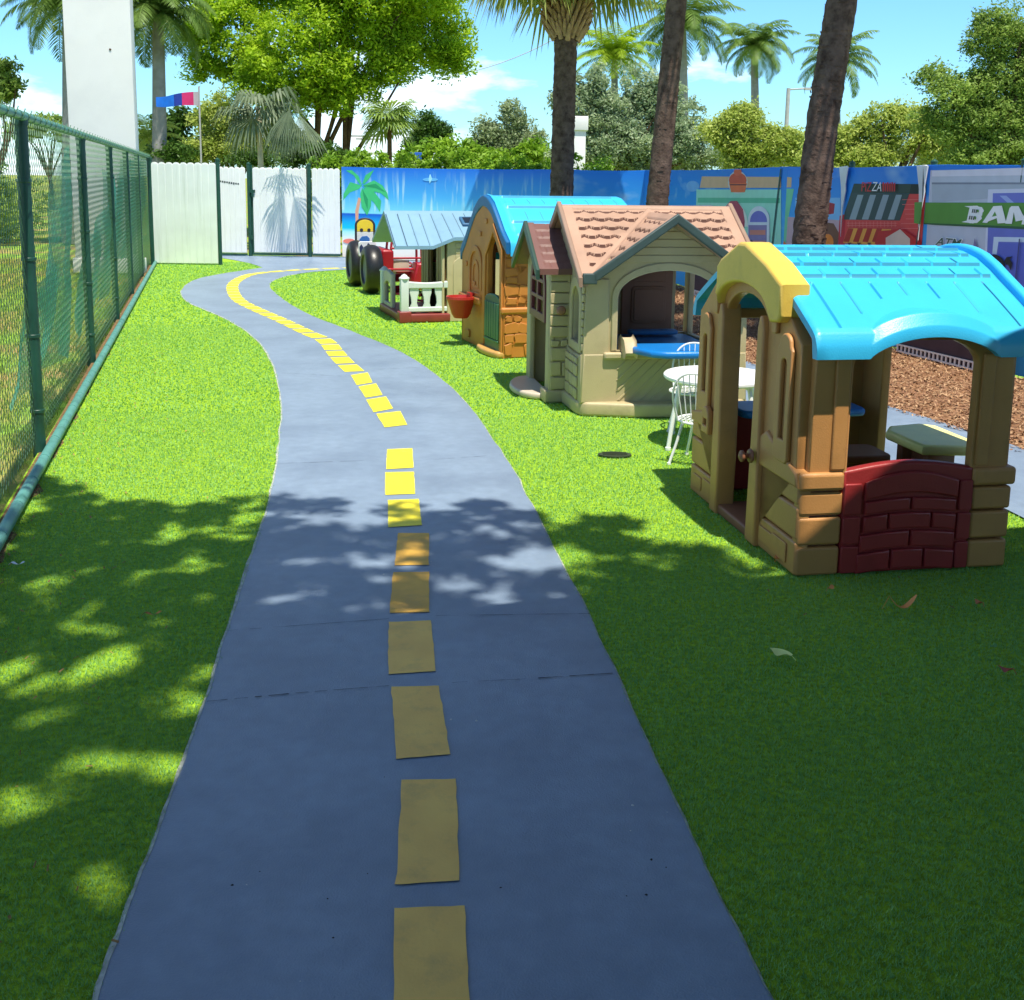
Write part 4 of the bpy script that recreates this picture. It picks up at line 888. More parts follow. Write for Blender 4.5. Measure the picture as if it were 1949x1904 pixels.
m.plate([(-.05, .945), (.05, .945), (.05, 1.02), (-.05, 1.02)], th=.035, bev=.01, M=face('y', -.115))
m.build('front_rake', M_teal, B)
for X0 in (-.045, 1.29):
    m = MB(); m.plate([(-.14, .925), (-.14, .99), (.62, 1.49), (1.37, .99), (1.37, .925), (.62, 1.42)], th=.035, bev=.01, M=face('x', X0))
    m.build('side_rake', plastic('rake_tan', 168, 138, 118, .75), B)

# ---------------- C: orange stone playhouse, turquoise roof
M_or = plastic('house_orange', 214, 138, 58, .76, .5, .10)
M_grn = plastic('door_green', 62, 118, 84, .75)
Cc = place('playhouse', 'orange stone-look playhouse with turquoise roof, green half door and red basket', (-.094, 10.036), 20)
CW, CL = 1.3, 1.27
m = MB(); m.plate([(.0, .0), (CL, .0), (CL-.03, 1.0), (.95, 1.25), (.6, 1.40), (.3, 1.32), (.02, 1.10)], [arch(.06, .46, .05, .92, 1.11), ], th=.06, bev=.01, M=face('x', .06))
m.plate(arch(.60, 1.02, .48, .80, 1.0), [arch(.66, .96, .54, .79, .94)], th=.02, bev=.008, M=face('x', .004)); m.plate(arch(.70, .92, .58, .72, .86), [arch(.74, .88, .61, .71, .82)], th=.014, bev=.006, M=face('x', .004))
m.plate([(.0, .05), (.06, .05), (.06, .95), (.26, 1.16), (.48, .92), (.50, .05), (.58, .05), (.56, .96), (.26, 1.24), (.0, 1.0)], th=.02, bev=.008, M=face('x', .002))
stones(m, face('x', .0), .60, 1.22, .06, .42, 0, 8, .75); m.plate(rrect(.58, 1.27, .43, .50, .02), th=.05, bev=.015, M=face('x', .01))
for (y, z) in ((.85, .62), (.62, .55), (1.12, .8), (.68, 1.12), (.5, 1.25)): m.plate(rrect(y-.04, y+.04, z-.025, z+.025, .012), th=.014, bev=.006, M=face('x', .002))
m.build('left_wall', M_or, Cc)
m = MB(); m.plate([(.0, .0), (CW, .0), (CW, 1.12), (.02, 1.12)], [rect(.45, .95, .5, 1.0)], th=.05, bev=.01, M=face('y', .05))
stones(m, face('y', .002), .02, .44, .50, 1.05, 0, 21, .42); stones(m, face('y', .002), .02, 1.28, .02, .40, 0, 22, .22); m.plate(rrect(-.02, CW+.02, .41, .475, .02), th=.07, bev=.02, M=face('y', .05)); m.build('front_wall', M_or, Cc)
m = MB(); m.plate([(.0, .0), (CW, .0), (CW, 1.0), (.0, 1.0)], [rect(.35, .9, .45, .9)], th=.05, M=face('y', CL-.05, True)); m.plate([(.0, .0), (CL, .0), (CL, 1.0), (.6, 1.40), (.0, 1.1)], [arch(.4, .9, .45, .8, .95)], th=.05, M=face('x', CW-.05, True)); m.build('rear_wall', M_or, Cc)
m = MB(); m.plate([(.03, .03), (.47, .03), (.47, .52)]+[(.25+.22*math.cos(math.pi*i/10), .52+.06*math.sin(math.pi*i/10)) for i in range(1, 10)]+[(.03, .52)], th=.03, bev=.01, M=face('x', .012))
for i in range(6): m.plate(rrect(.05+.068*i, .108+.068*i, .16, .50, .008), th=.012, bev=.005, M=face('x', -.018))
m.plate(rrect(.05, .45, .13, .155, .008), th=.016, bev=.006, M=face('x', -.018)); m.build('half_door', M_grn, Cc)
m = MB(); m.plate(catmull([(.02, -.0), (-.06, .02), (-.10, .28), (-.07, .55), (.02, .60)], 5), th=.06, bev=.02, M=face('z', 0)); m.build('doorsill', plastic('sill_orange', 226, 176, 100, .75), Cc)
m = MB(); m.lathe([(.07, 0), (.095, .04), (.135, .17), (.15, .19), (.15, .215), (.132, .215), (.12, .17), (.08, .05), (.01, .045)], 24, Matrix.Translation((-.135, .86, .28)), caps=False); m.box(-.06, .01, .80, .92, .44, .53); m.build('basket', plastic('basket_red', 196, 50, 42, .8), Cc)
DC = np.array([0, .12, .25, .4, .55, .66, .70, .715]); ZC = np.array([1.49, 1.475, 1.42, 1.30, 1.17, 1.10, 1.075, 1.03])
def zfC(x, y):
    d = np.abs(y-.6); z = np.interp(d, DC, ZC); z = np.where(y > .6, z-.12*np.clip((y-.6)/.7, 0, 1), z); return z+.015*(np.clip((.10-x)/.06, 0, 1))
ROWC = (.13, .30, .46, .60)
def dispC(x, y):
    d = np.abs(y-.6); g_ = 0*x; inx = (x > .14) & (x < 1.30)
    for i, r in enumerate(ROWC):
        lo0 = ROWC[i-1] if i else .02; g_ += .016*np.clip((d-lo0)/(r-lo0), 0, 1)*(d > lo0)*(d <= r)*inx
    return g_
def shadeC(x, y):  # row steps and joints coloured darker in place of real shade
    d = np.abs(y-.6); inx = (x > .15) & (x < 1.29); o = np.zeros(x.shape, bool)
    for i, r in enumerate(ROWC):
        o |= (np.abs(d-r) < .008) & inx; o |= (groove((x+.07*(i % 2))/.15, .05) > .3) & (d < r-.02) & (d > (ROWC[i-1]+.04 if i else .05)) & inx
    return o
m = MB(); hfield(m, .03, 1.40, -.115, 1.315, zfC, step=.010, disp=dispC, lipf=lambda x, y: np.where(np.abs(y-.6) > .685, .09, .035), grime=shadeC); m.build('roof', [M_turq, M_turqg], Cc, smooth=50)
m = MB(); t_ = [(y, float(zfC(np.array(.5), np.array(y)))) for y in np.linspace(-.10, 1.31, 30)]
m.plate([(y, z-.10) for y, z in t_]+[(y, z+.005) for y, z in t_[::-1]], th=.045, bev=.012, M=face('x', .035)); m.build('roof_edge', plastic('edge_blue', 20, 108, 168, .8), Cc)
m = MB(); m.plate(rrect(.15, 1.1, .7, 1.15, .03), th=.04, M=face('z', .42)); m.box(.5, .9, .9, 1.1, 0, .42); m.build('inner_shelf', M_maroon, Cc)

# ---------------- D: deck playhouse with blue-grey plank roof
M_cream = plastic('house_cream', 206, 192, 148, .78, .5, .07)
M_white = plastic('rail_white', 226, 236, 232, .82)
M_maro2 = plastic('deck_maroon', 150, 62, 58, .75)
M_groof = plastic('roof_bluegrey', 138, 178, 202, .8, .4, .05)
M_plank = plastic('plank_brown', 142, 110, 66, .75)
Dh = place('playhouse', 'cream playhouse with blue-grey plank roof and white railed deck', (-1.268, 12.459), 18)
DW, DL = 1.35, 1.24
m = MB(); m.plate([(-.03, -.03), (.56, -.03), (.56, DL), (-.0, DL), (-.03, DL-.05)], th=.10, bev=.02, M=face('z', 0)); m.plate(rrect(-.04, .10, -.04, .10, .01), th=.13, bev=.012, M=face('z', 0)); m.build('deck', M_maro2, Dh)
for (x, y) in ((.03, .03), (.03, DL-.06)):
    m = MB(); m.box(x-.045, x+.045, y-.045, y+.045, .10, .50); m.lathe([(.05, .49), (.062, .50), (.062, .515), (.04, .53), (.03, .545), (.003, .56)], 16, Matrix.Translation((x, y, 0)))
    m.build('railing_post', M_white, Dh, bevel=.006)
m = MB(); m.plate([(.06, .39), (.55, .39)]+[(.55-.49*i/10, .475-.018*math.sin(math.pi*i/10)) for i in range(11)], th=.06, bev=.012, M=face('y', .06)); m.plate(rrect(.06, .55, .12, .175, .01), th=.05, bev=.01, M=face('y', .055))
for i in range(3):
    c = .145+.15*i; m.plate([(c-.05, .17), (c+.05, .17), (c+.032, .22), (c+.04, .29), (c+.055, .34), (c+.055, .395), (c-.055, .395), (c-.055, .34), (c-.04, .29), (c-.032, .22)], th=.03, bev=.008, M=face('y', .045))
m.build('railing', M_white, Dh)
m = MB(); m.plate([(.62, .08), (DL-.04, .08), (DL-.04, .50), (.95, .54), (.62, .50)], [arch(.72, 1.08, .14, .32, .40)], th=.05, bev=.012, M=face('x', .055)); m.build('railing', plastic('rail_shade', 196, 190, 178, .78), Dh)
m = MB(); m.plate([(.53, .0), (DW, .0), (DW, .95), (.53, .95)], th=.05, bev=.008, M=face('y', .05)); m.plate(arch(.60, .90, .10, .66, .76), th=.015, bev=.007, M=face('y', .002)); m.plate([(.0, .0), (.06, .0), (.06, .90), (.0, .90)], th=.03, M=face('x', .5))
for i in range(14): m.plate(rrect(.63, .70, .06+.066*i, .118+.066*i, .008), th=.012, bev=.005, M=face('y', .002))
m.plate([(0, 0), (DL, 0), (DL, .88), (DL/2, 1.15), (0, .9)], th=.05, M=face('x', DW-.05, True)); m.plate([(.53, 0), (DW, 0), (DW, .86), (.53, .86)], th=.05, M=face('y', DL-.05, True)); m.build('wall', M_cream, Dh)
m = MB(); m.plate([(.05, .08), (DL, .08), (DL, .9), (.62, 1.16), (.05, .94)], [rect(.42, .80, .1, .85)], th=.04, M=face('x', .56))
for i in range(9):
    y = .06+.13*i
    if not .36 < y < .78: m.plate(rrect(y, y+.115, .10, .90, .01), th=.015, bev=.006, M=face('x', .52))
m.build('plank_wall', M_plank, Dh)
def zfD(x, y):
    k = np.where(y < .55, .62-.16*np.clip((x-.35)/.25, 0, 1), .5); return 1.262-k*np.abs(y-.55)-.0*x
def dispD(x, y):
    return -.010*groove((x+.09)/.135, .07)*(np.abs(y-.55) > .05)
m = MB(); hfield(m, -.10, 1.42, -.06, 1.30, zfD, th=.04, step=.009, disp=dispD, grime=lambda x, y: dispD(x, y) < -.005); m.build('roof', [M_groof, plastic('grey_groove_shade', 76, 104, 124, .7)], Dh, smooth=50)  # plank grooves carry painted shade in a darker grey
m = MB(); M_ = Matrix.Translation((.92, .27, 1.135)) @ Matrix.Rotation(rad(24.5), 4, 'X')
m.box(-.16, .16, -.10, .10, .0, .03, 0, M_); m.build('skylight', plastic('skylight_rim', 60, 110, 150, .8), Dh, bevel=.008)
m = MB(); m.box(-.13, .13, -.07, .07, .028, .034, 0, M_); m.build('skylight_pane', mat('dark_glass', (.015, .02, .03), .15), Dh)

# ================================================================== TYRE RACER, TOYS ON THE DECK
M_tyre = mat('tyre', (.012, .012, .013), .38, .2, 30, .1, 90, .5)
M_tube = plastic('tube_red', 178, 32, 48, .85, .3)
M_panelw = plastic('panel_white', 230, 232, 236, .85)
T_ = thing('toy_racer', 'red tube-frame ride-on racer with two big black tyres, parked beside the deck playhouse', 'ride-on toy', (-2.18, 16.05, .004), rad(18))
# local: x to the right of the tyres, y away from the camera
prof = []
for i in range(15):
    a = -math.pi/2+math.pi*i/14; prof.append((.235+.115*math.cos(a)**.7 if abs(math.cos(a)) > 1e-6 else .235, .125*math.sin(a)))
prof = [(.20, -.09), (.215, -.118)] + prof[1:-1] + [(.215, .118), (.20, .09)]
def wheel(x, y):
    w = MB(); w.lathe(prof, 40, Matrix.Translation((x, y, .345)) @ Matrix.Rotation(math.pi/2, 4, 'Y'), caps=False); wo = w.build('tyre', M_tyre, T_, smooth=50)
    r = MB(); r.lathe([(.03, -.06), (.19, -.07), (.208, -.09), (.208, .09), (.19, .07), (.03, .06)], 32, Matrix.Translation((x, y, .345)) @ Matrix.Rotation(math.pi/2, 4, 'Y')); r.build('rim', mat('rim_grey', (.25, .25, .26), .5), wo)
wheel(.02, -.42); wheel(-.0, .72)
m = MB()
def tub(*p, r=.018): m.tube(catmull3(p), r, 10)
def catmull3(P, n=6):
    P = [Vector(p) for p in P]; o = []
    for i in range(len(P)-1):
        p0, p1, p2_, p3 = P[max(i-1, 0)], P[i], P[i+1], P[min(i+2, len(P)-1)]
        for k in range(n): t = k/n; o.append(.5*((2*p1)+(p2_-p0)*t+(2*p0-5*p1+4*p2_-p3)*t*t+(3*p1-p0-3*p2_+p3)*t**3))
    o.append(P[-1]); return o
for y in (-.45, .1, .7): tub((.12, y, .34), (.3, y, .34), (.85, y, .34))
for x in (.22, .80): tub((x, -.5, .36), (x, .2, .34), (x, .8, .36))
for y in (-.42, -.1):
    tub((.30, y, .36), (.31, y, .70), (.38, y, .80), (.66, y, .80), (.74, y, .70), (.75, y, .36))
for z in (.50, .64): tub((.30, -.43, z), (.5, -.44, z), (.75, -.43, z), r=.014)
tub((.30, -.42, .8), (.3, .2, .78), (.3, .6, .70)); tub((.74, -.42, .75), (.74, .2, .74), (.74, .7, .62))
m.build('frame', M_tube, T_)
m = MB(); m.plate(rrect(.16, .34, .30, .62, .04), th=.9, bev=.03, M=face('y', .45)); m.box(.40, .70, -.35, .5, .22, .30); m.plate([(.55, .05), (.86, .05), (.86, .28), (.74, .44), (.64, .44)], th=.3, bev=.04, M=face('y', -.30)); m.build('body', plastic('racer_red', 168, 26, 40, .85, .3), T_, bevel=0)
m = MB(); m.box(.34, .60, -.30, -.22, .14, .46); m.build('seat', plastic('seat_pale', 214, 190, 172, .8), T_, bevel=.015)
m = MB(); m.plate(rrect(-.10, .16, .50, .72, .03), th=.03, M=face('y', -.02)); m.build('number_board', M_panelw, T_)
m = MB(); m.plate([(-.08, .55), (-.02, .62), (-.06, .68), (-.09, .64)], th=.004, M=face('y', -.052), bev=.001); m.plate([(.0, .52), (.12, .54), (.05, .58), (.10, .64), (.04, .70), (-.0, .62)], th=.004, M=face('y', -.052), bev=.001); m.build('board_marking', mat('navy', (.02, .03, .09), .5), T_)
# upright board: yellow top, white body, blue patch, two dark dots
Bd = thing('toy_board', 'upright round-topped board, yellow over white with two dark dots, behind the black tyres', 'toy board', (-2.33, 17.2, .004), rad(8))
m = MB(); m.plate(arch(-.16, .16, .0, .90, 1.02), th=.05, bev=.012, M=face('y', .03)); m.build('board_rim', mat('board_black', (.02, .02, .03), .5), Bd)
m = MB(); m.plate([(-.125, .04), (.125, .04), (.125, .80), (-.125, .80)], th=.01, bev=.003, M=face('y', -.021)); m.build('board_face', M_panelw, Bd)
m = MB(); m.plate(arch(-.125, .125, .805, .90, .99), th=.01, bev=.003, M=face('y', -.021)); m.build('board_top', plastic('board_yellow', 246, 214, 60, .85), Bd)
for x in (-.055, .06): m = MB(); m.lathe([(.026, 0), (.026, .004), (.001, .004)], 16, Matrix.Translation((x, -.031, .83)) @ Matrix.Rotation(math.pi/2, 4, 'X')); m.build('dot', mat('board_black', (.02, .02, .03), .5), Bd)
m = MB(); m.plate([(-.08, .60), (.07, .60), (.07, .70), (.03, .74), (-.05, .73), (-.09, .68)], th=.006, bev=.002, M=face('y', -.031)); m.plate([(-.09, .42), (.05, .42), (.05, .57), (-.08, .57)], th=.006, bev=.002, M=face('y', -.031)); m.build('blue_patch', plastic('patch_blue', 60, 120, 200, .8), Bd)
# second small frame toy and the small red chair on the deck
t = thing('toy_chair', 'small red plastic chair standing on the maroon deck', 'toy chair', (-1.32, 13.15, .10), rad(40))
m = MB(); m.plate(rrect(-.12, .12, -.12, .12, .03), th=.03, M=face('z', .16)); m.build('seat', M_tube, t)
m = MB(); m.plate([(-.12, .19), (.12, .19), (.10, .36), (.06, .40), (-.06, .40), (-.10, .36)], [rect(-.05, .05, .26, .31)], th=.03, M=face('y', .13)); m.build('backrest', M_tube, t)
for (x, y) in ((-.09, -.09), (.09, -.09), (-.09, .10), (.09, .10)): m = MB(); m.tube([(x*1.15, y*1.15, .0), (x, y, .165)], [.014, .02], 8); m.build('leg', M_tube, t)
t = thing('toy_tricycle', 'red tricycle behind the deck railing, under the blue-grey roof edge', 'tricycle', (-.98, 13.3, .10), rad(60))
m = MB(); m.tube(catmull3([(-.28, 0, .16), (-.05, 0, .20), (.18, 0, .36), (.2, 0, .52)]), .02, 10); m.tube(catmull3([(.2, 0, .3), (.24, 0, .16), (.26, 0, .14)]), .018, 8); m.tube([(-.28, -.13, .10), (-.28, .13, .10)], .014, 8); m.build('frame', M_tube, t)
m = MB(); m.tube(catmull3([(.14, -.16, .54), (.2, -.06, .54), (.2, .06, .54), (.14, .16, .54)]), .013, 8); m.build('handlebar', M_tube, t)
m = MB(); m.plate(rrect(-.24, -.02, -.09, .09, .05), th=.03, M=face('z', .27)); m.tube([(-.12, 0, .18), (-.12, 0, .28)], .015, 8); m.build('seat', M_tyre, t)
for x, y, r_ in ((.26, 0, .14), (-.28, -.14, .10), (-.28, .14, .10)):
    m = MB(); m.lathe([(r_*.7, -.018), (r_*.9, -.022), (r_, -.012), (r_, .012), (r_*.9, .022), (r_*.7, .018)], 24, Matrix.Translation((x, y, r_)) @ Matrix.Rotation(math.pi/2, 4, 'X'), caps=True); m.build('wheel', M_tyre, t)

# ================================================================== GARDEN TABLE AND CHAIRS
M_wmet = mat('white_metal', (.80, .81, .80), .4, .03, 6)
t = thing('round_table', 'white round metal garden table between the beige and the nearest playhouse', 'table', (1.30, 6.78, .003))
m = MB(); m.lathe([(.30, .428), (.333, .425), (.342, .435), (.342, .448), (.335, .455), (.0, .455)], 48, caps=True); m.build('table_top', M_wmet, t)
for a in (207, 130, 300, 35):
    c, s_ = math.cos(rad(a)), math.sin(rad(a)); m = MB(); p = catmull3([(c*.20, s_*.20, .425), (c*.27, s_*.27, .415), (c*.305, s_*.305, .36), (c*.36, s_*.36, .02), (c*.362, s_*.362, .0)]); m.tube(p, .0135, 10)
    m.lathe([(.018, 0), (.018, .018), (.01, .022)], 10, Matrix.Translation((c*.362, s_*.362, 0))); m.build('leg', M_wmet, t)
def wire_chair(loc, rz, label):
    t = thing('wire_chair', label, 'chair', (*loc, .003), rad(rz), 'white wire garden chairs')
    m = MB(); ring = [(.155*math.cos(a), .15*math.sin(a), .26) for a in np.linspace(0, 2*math.pi, 33)]; m.tube(ring, .007, 8, caps=False)
    for i in range(-5, 6): x = .026*i; h = .15*math.sqrt(max(0, 1-(x/.155)**2)); m.tube([(x, -h, .262), (x, h, .262)], .0028, 5)
    for i in range(-2, 3): y = .05*i; h = .155*math.sqrt(max(0, 1-(y/.15)**2)); m.tube([(-h, y, .259), (h, y, .259)], .0028, 5)
    m.build('seat', M_wmet, t)
    m = MB(); bow = catmull3([(-.13, .09, .26), (-.145, .14, .40), (-.12, .16, .50), (-.05, .175, .555), (.05, .175, .555), (.12, .16, .50), (.145, .14, .40), (.13, .09, .26)]); m.tube(bow, .0065, 8)
    for i in range(-3, 4):
        x = .034*i; top = .555-.06*(abs(x)/.12)**2; m.tube([(x*.8, .135, .262), (x, .15, .40), (x*1.1, .172, top)], .0032, 6)
    m.build('backrest', M_wmet, t)
    for (x, y) in ((-.10, -.09), (.10, -.09), (-.10, .10), (.10, .10)):
        m = MB(); m.tube(catmull3([(x*.95, y*.95, .258), (x*1.2, y*1.2, .13), (x*1.5, y*1.5, .005)]), .0085, 8); m.lathe([(.012, 0), (.012, .012)], 8, Matrix.Translation((x*1.5, y*1.5, 0))); m.build('leg', M_wmet, t)
wire_chair((1.14, 6.32), 150, 'white wire chair in front of the round table, partly behind the nearest playhouse')
wire_chair((1.22, 7.22), -10, 'white wire chair behind the round table, below the blue counter')
#PART4
# ================================================================== TREES, PALMS, HEDGE
M_bark = mat('bark', srgb(96, 78, 62), .95, .3, 9, .9, 30, .1, dirt=srgb(58, 46, 38), dscale=7)
M_pbark = mat('palm_bark', srgb(104, 86, 76), .95, .25, 10, 1.0, 35, .1, dirt=srgb(60, 46, 40), dscale=9, dlo=.45, dhi=.7)
M_rbark = mat('royal_bark', srgb(150, 148, 146), .9, .15, 6, .3, 30, .1)
def at(X, Y, dep):
    d = ray(X, Y); t = dep/d.y; return Vector((d.x*t, dep, CH+d.z*t))
def leafcloud(blobs, n, size, clump, per=60, up=.35, flat_=1.0):
    """many small leaves gathered in clumps spread through the crown's volume"""
    b = np.array([[*c, *r] for c, r in blobs]); k_ = 8 if per != 42 else 1
    if k_ > 1:
        sub = np.repeat(b, k_, 0); u = rng.normal(size=(len(sub), 3)); u /= np.linalg.norm(u, axis=1)[:, None]; sub[:, :3] += u*sub[:, 3:]*rng.uniform(.4, .95, (len(sub), 1)); sub[:, 3:] *= rng.uniform(.22, .55, (len(sub), 1)); b = np.concatenate([sub, b*np.array([1, 1, 1]+[.95 if n > 100000 else .68]*3)])
    w = (b[:, 3]*b[:, 4]*b[:, 5])**.7; w /= w.sum()
    nc = max(4, n//per); bi = rng.choice(len(b), nc, p=w); u = rng.normal(size=(nc, 3)); u /= np.linalg.norm(u, axis=1)[:, None]
    rr = rng.uniform(.25, 1, nc)**.45; C_ = b[bi, :3]+u*rr[:, None]*b[bi, 3:]*rng.uniform(.85, 1.12, (nc, 1))
    cs = clump*rng.uniform(.5, 1.4, nc); k = rng.poisson(per*rng.uniform(.5, 1.4, nc)); idx = np.repeat(np.arange(nc), k); N = len(idx)
    g_ = rng.normal(size=(N, 3)); g_ /= np.linalg.norm(g_, axis=1)[:, None]; P = C_[idx]+g_*(rng.uniform(0, 1, (N, 1))**.5)*cs[idx, None]*np.array([1, 1, .7])
    nr = rng.normal(size=(N, 3)); nr[:, 2] = np.abs(nr[:, 2])+up; nr /= np.linalg.norm(nr, axis=1)[:, None]
    a = np.cross(nr, rng.normal(size=(N, 3))); a /= np.linalg.norm(a, axis=1)[:, None]; c = np.cross(nr, a)
    s = size*rng.uniform(.55, 1.3, (N, 1)); V = np.stack([P-a*s, P-c*s*.42-a*s*.1, P+a*s-nr*s*.25, P+c*s*.42-a*s*.1], 1).reshape(-1, 3)
    return V, np.arange(4*N).reshape(-1, 4), C_
def tree(label, base, blobs, n, size, clump, lm, tr=.18, limbs=9, cat='tree', name='tree', group=None, bark=None, per=60, stems=1, fork=.4, up=.35):
    base = Vector(base); t = thing(name, label, cat, base, 0, group)
    bl = [((c[0]-base.x, c[1]-base.y, c[2]-base.z), r) for c, r in blobs]
    V, Fc, C_ = leafcloud(bl, n, size, clump, per, up); np_mesh('crown', V, Fc, lm, t)
    if tr:
        m = MB(); top = Vector(np.mean([np.array(c) for c, r in bl], 0)); R_ = random.Random(len(label)*7+n)
        for k in range(stems):
            o = Vector((.35*(k-(stems-1)/2), 0, 0)); f_ = top*fork+o*2.0; f_.x += .1*k; m.tube([o, o.lerp(f_, .5)+Vector((.04, 0, 0)), f_], [tr*1.15, tr, tr*.85], 10)
            ids = [R_.randrange(len(C_)) for _ in range(limbs)]
            for i in ids:
                e = Vector(C_[i]); md = f_.lerp(e, .5)+Vector((R_.uniform(-.2, .2), 0, R_.uniform(-.1, .3))); m.tube([f_-Vector((0, 0, .1)), md, e], [tr*.55, tr*.32, tr*.06], 6)
        m.build('trunk', bark or M_bark, t)
    return t
def pxb(L_, dep, dy=.55):
    """crown masses measured on the photo, set at their own distance with real depth"""
    o = []
    for (X, Y, rx, ry, *e) in L_:
        d = dep+(e[0] if e else 0); c = at(X, Y, d); k = d/F; o.append(((c.x, c.y, c.z), (rx*k, max(rx, ry)*k*dy, ry*k)))
    return o
def gx(X, dep): d = ray(X, 400); return d.x/d.y*dep
L_bright = leafmat('leaf_bright', (.18, .34, .016), (.54, .74, .035), .5, 1.1)
L_dark = leafmat('leaf_dark', (.03, .085, .015), (.10, .20, .03), .35, 1.0)
L_silver = leafmat('leaf_silver', (.24, .34, .19), (.46, .56, .34), .42, 1.2)
L_olive = leafmat('leaf_olive', (.30, .40, .06), (.58, .66, .18), .48, 1.1)
L_mid = leafmat('leaf_mid', (.15, .25, .045), (.38, .52, .12), .45, .9)
L_far = leafmat('leaf_far', (.20, .28, .13), (.38, .46, .25), .4, .8)
L_hedge = leafmat('leaf_hedge', (.12, .27, .02), (.34, .54, .04), .4, 1.5)
L_fan = leafmat('leaf_fan', (.17, .25, .04), (.50, .52, .14), .45, .9)
L_feather = leafmat('leaf_feather', (.07, .16, .03), (.24, .36, .07), .4, .7)
L_yel = leafmat('leaf_yellow_green', (.18, .30, .015), (.42, .58, .03), .45, .8)

tree('big bright green shade tree with dark forked trunk behind the white fence', (gx(622, 31), 31, 0),
     pxb([(440,70,95,85,0), (560,120,120,95,-1), (690,95,120,95,0), (810,55,95,70,1), (500,-40,130,90,1), (650,-60,170,100,0), (800,-50,110,80,-.5), (620,170,90,45,-.5), (860,110,45,35,0), (390,130,40,35,0)], 31), 150000, .068, .36, L_bright, .14, 7, stems=2, fork=.34, per=60)
tree('dark brownish-green tree far behind the hedge, left of the grey-green one', (gx(815, 50), 50, 0), pxb([(812,250,36,42), (838,262,26,30), (795,275,30,25)], 50), 10000, .09, .4, L_dark, .15)
tree('grey-green rounded tree beyond the hedge, left of the tall straight palm', (gx(955, 44), 44, 0), pxb([(925,262,40,45), (972,240,42,42), (1005,275,40,40), (955,285,70,30)], 44), 22000, .08, .4, L_far, .16)
tree('low bright green shrubs between hedge and far trees', (gx(900, 36), 36, 0), pxb([(800,300,60,24), (900,302,70,26), (1010,296,50,34), (860,285,40,22)], 36), 9000, .10, .35, L_hedge, .08, name='shrub', cat='shrub')
tree('big silvery green tree between the two slender palms', (gx(1190, 33), 33, 0), pxb([(1130,215,70,80), (1215,225,85,90), (1290,250,75,75), (1170,290,110,45), (1330,300,60,30), (1230,300,90,35), (1260,180,60,45), (1070,190,30,40), (1120,160,45,35)], 33), 70000, .062, .30, L_silver, .2, 12)
tree('yellow-green bushy tree left of the tall leaning palm', (gx(1430, 29), 29, 0), pxb([(1385,255,45,55), (1440,270,75,58), (1500,290,50,40), (1420,225,45,30)], 29), 34000, .055, .26, L_olive, .14)
tree('light green tree behind the pizza mural', (gx(1690, 24), 24, 0), pxb([(1640,270,60,60), (1720,255,70,70), (1790,275,60,55), (1600,290,50,45), (1660,300,80,28), (1545,300,45,30)], 24), 42000, .046, .22, L_olive, .14)
tree('wide dark live oak filling the upper right corner', (gx(1900, 20), 20, 0), pxb([(1840,170,80,60), (1930,110,90,90), (1870,80,50,50), (1960,230,90,60), (1820,240,60,50), (1900,290,80,30), (1780,150,45,40), (2010,60,80,80), (1790,215,55,45), (1860,255,70,50), (1940,300,80,35), (1900,180,80,60), (1840,300,60,25), (1980,150,70,80)], 20), 80000, .038, .20, L_mid, .22, 20, fork=.55)
tree('small tree at the left photo edge above the green fence', (gx(-20, 26), 26, 0), pxb([(-20,170,50,55), (25,160,22,30), (0,130,25,25)], 26), 5000, .07, .25, L_mid, .12)
tree('low green treetops between fence and white pillar', (gx(100, 50), 50, 0), pxb([(90,238,50,20), (130,245,50,24), (40,250,40,18)], 50), 4000, .14, .5, L_mid, .1)
tree('pale olive tree behind the white gate', (gx(430, 30), 30, 0), pxb([(415,235,50,50), (460,262,55,48), (400,285,60,30), (530,275,55,38)], 30), 34000, .05, .26, L_olive, .12)
tree('dark green bush right of the white pillar', (gx(330, 33), 33, 0), pxb([(335,250,32,38), (290,272,45,38), (350,290,40,20)], 33), 8000, .09, .35, L_dark, .1)
tree('shadowed bushes below the big shade tree', (gx(590, 27), 27, 0), pxb([(570,290,60,25), (330,298,60,18), (470,305,70,14), (640,298,40,18)], 27), 8000, .06, .25, L_dark, 0, name='bush', cat='bush')
# hedge spilling over the beach mural
def hedge():
    P = Vector((-4.2, 23.75)); Q = Vector((1.75, 21.1)); d = (Q-P); bl = []
    for i in range(26):
        p = P+d*i/25; bl.append(((p.x, p.y, 1.56+.06*math.sin(i*1.7)), (.3, .50, .62+.08*math.sin(i*2.3+1))))
    t = tree('long leafy hedge spilling over the top of the beach mural', (-1.4, 22.0, 0), bl, 60000, .045, .15, L_hedge, 0, name='hedge', cat='hedge')
hedge()

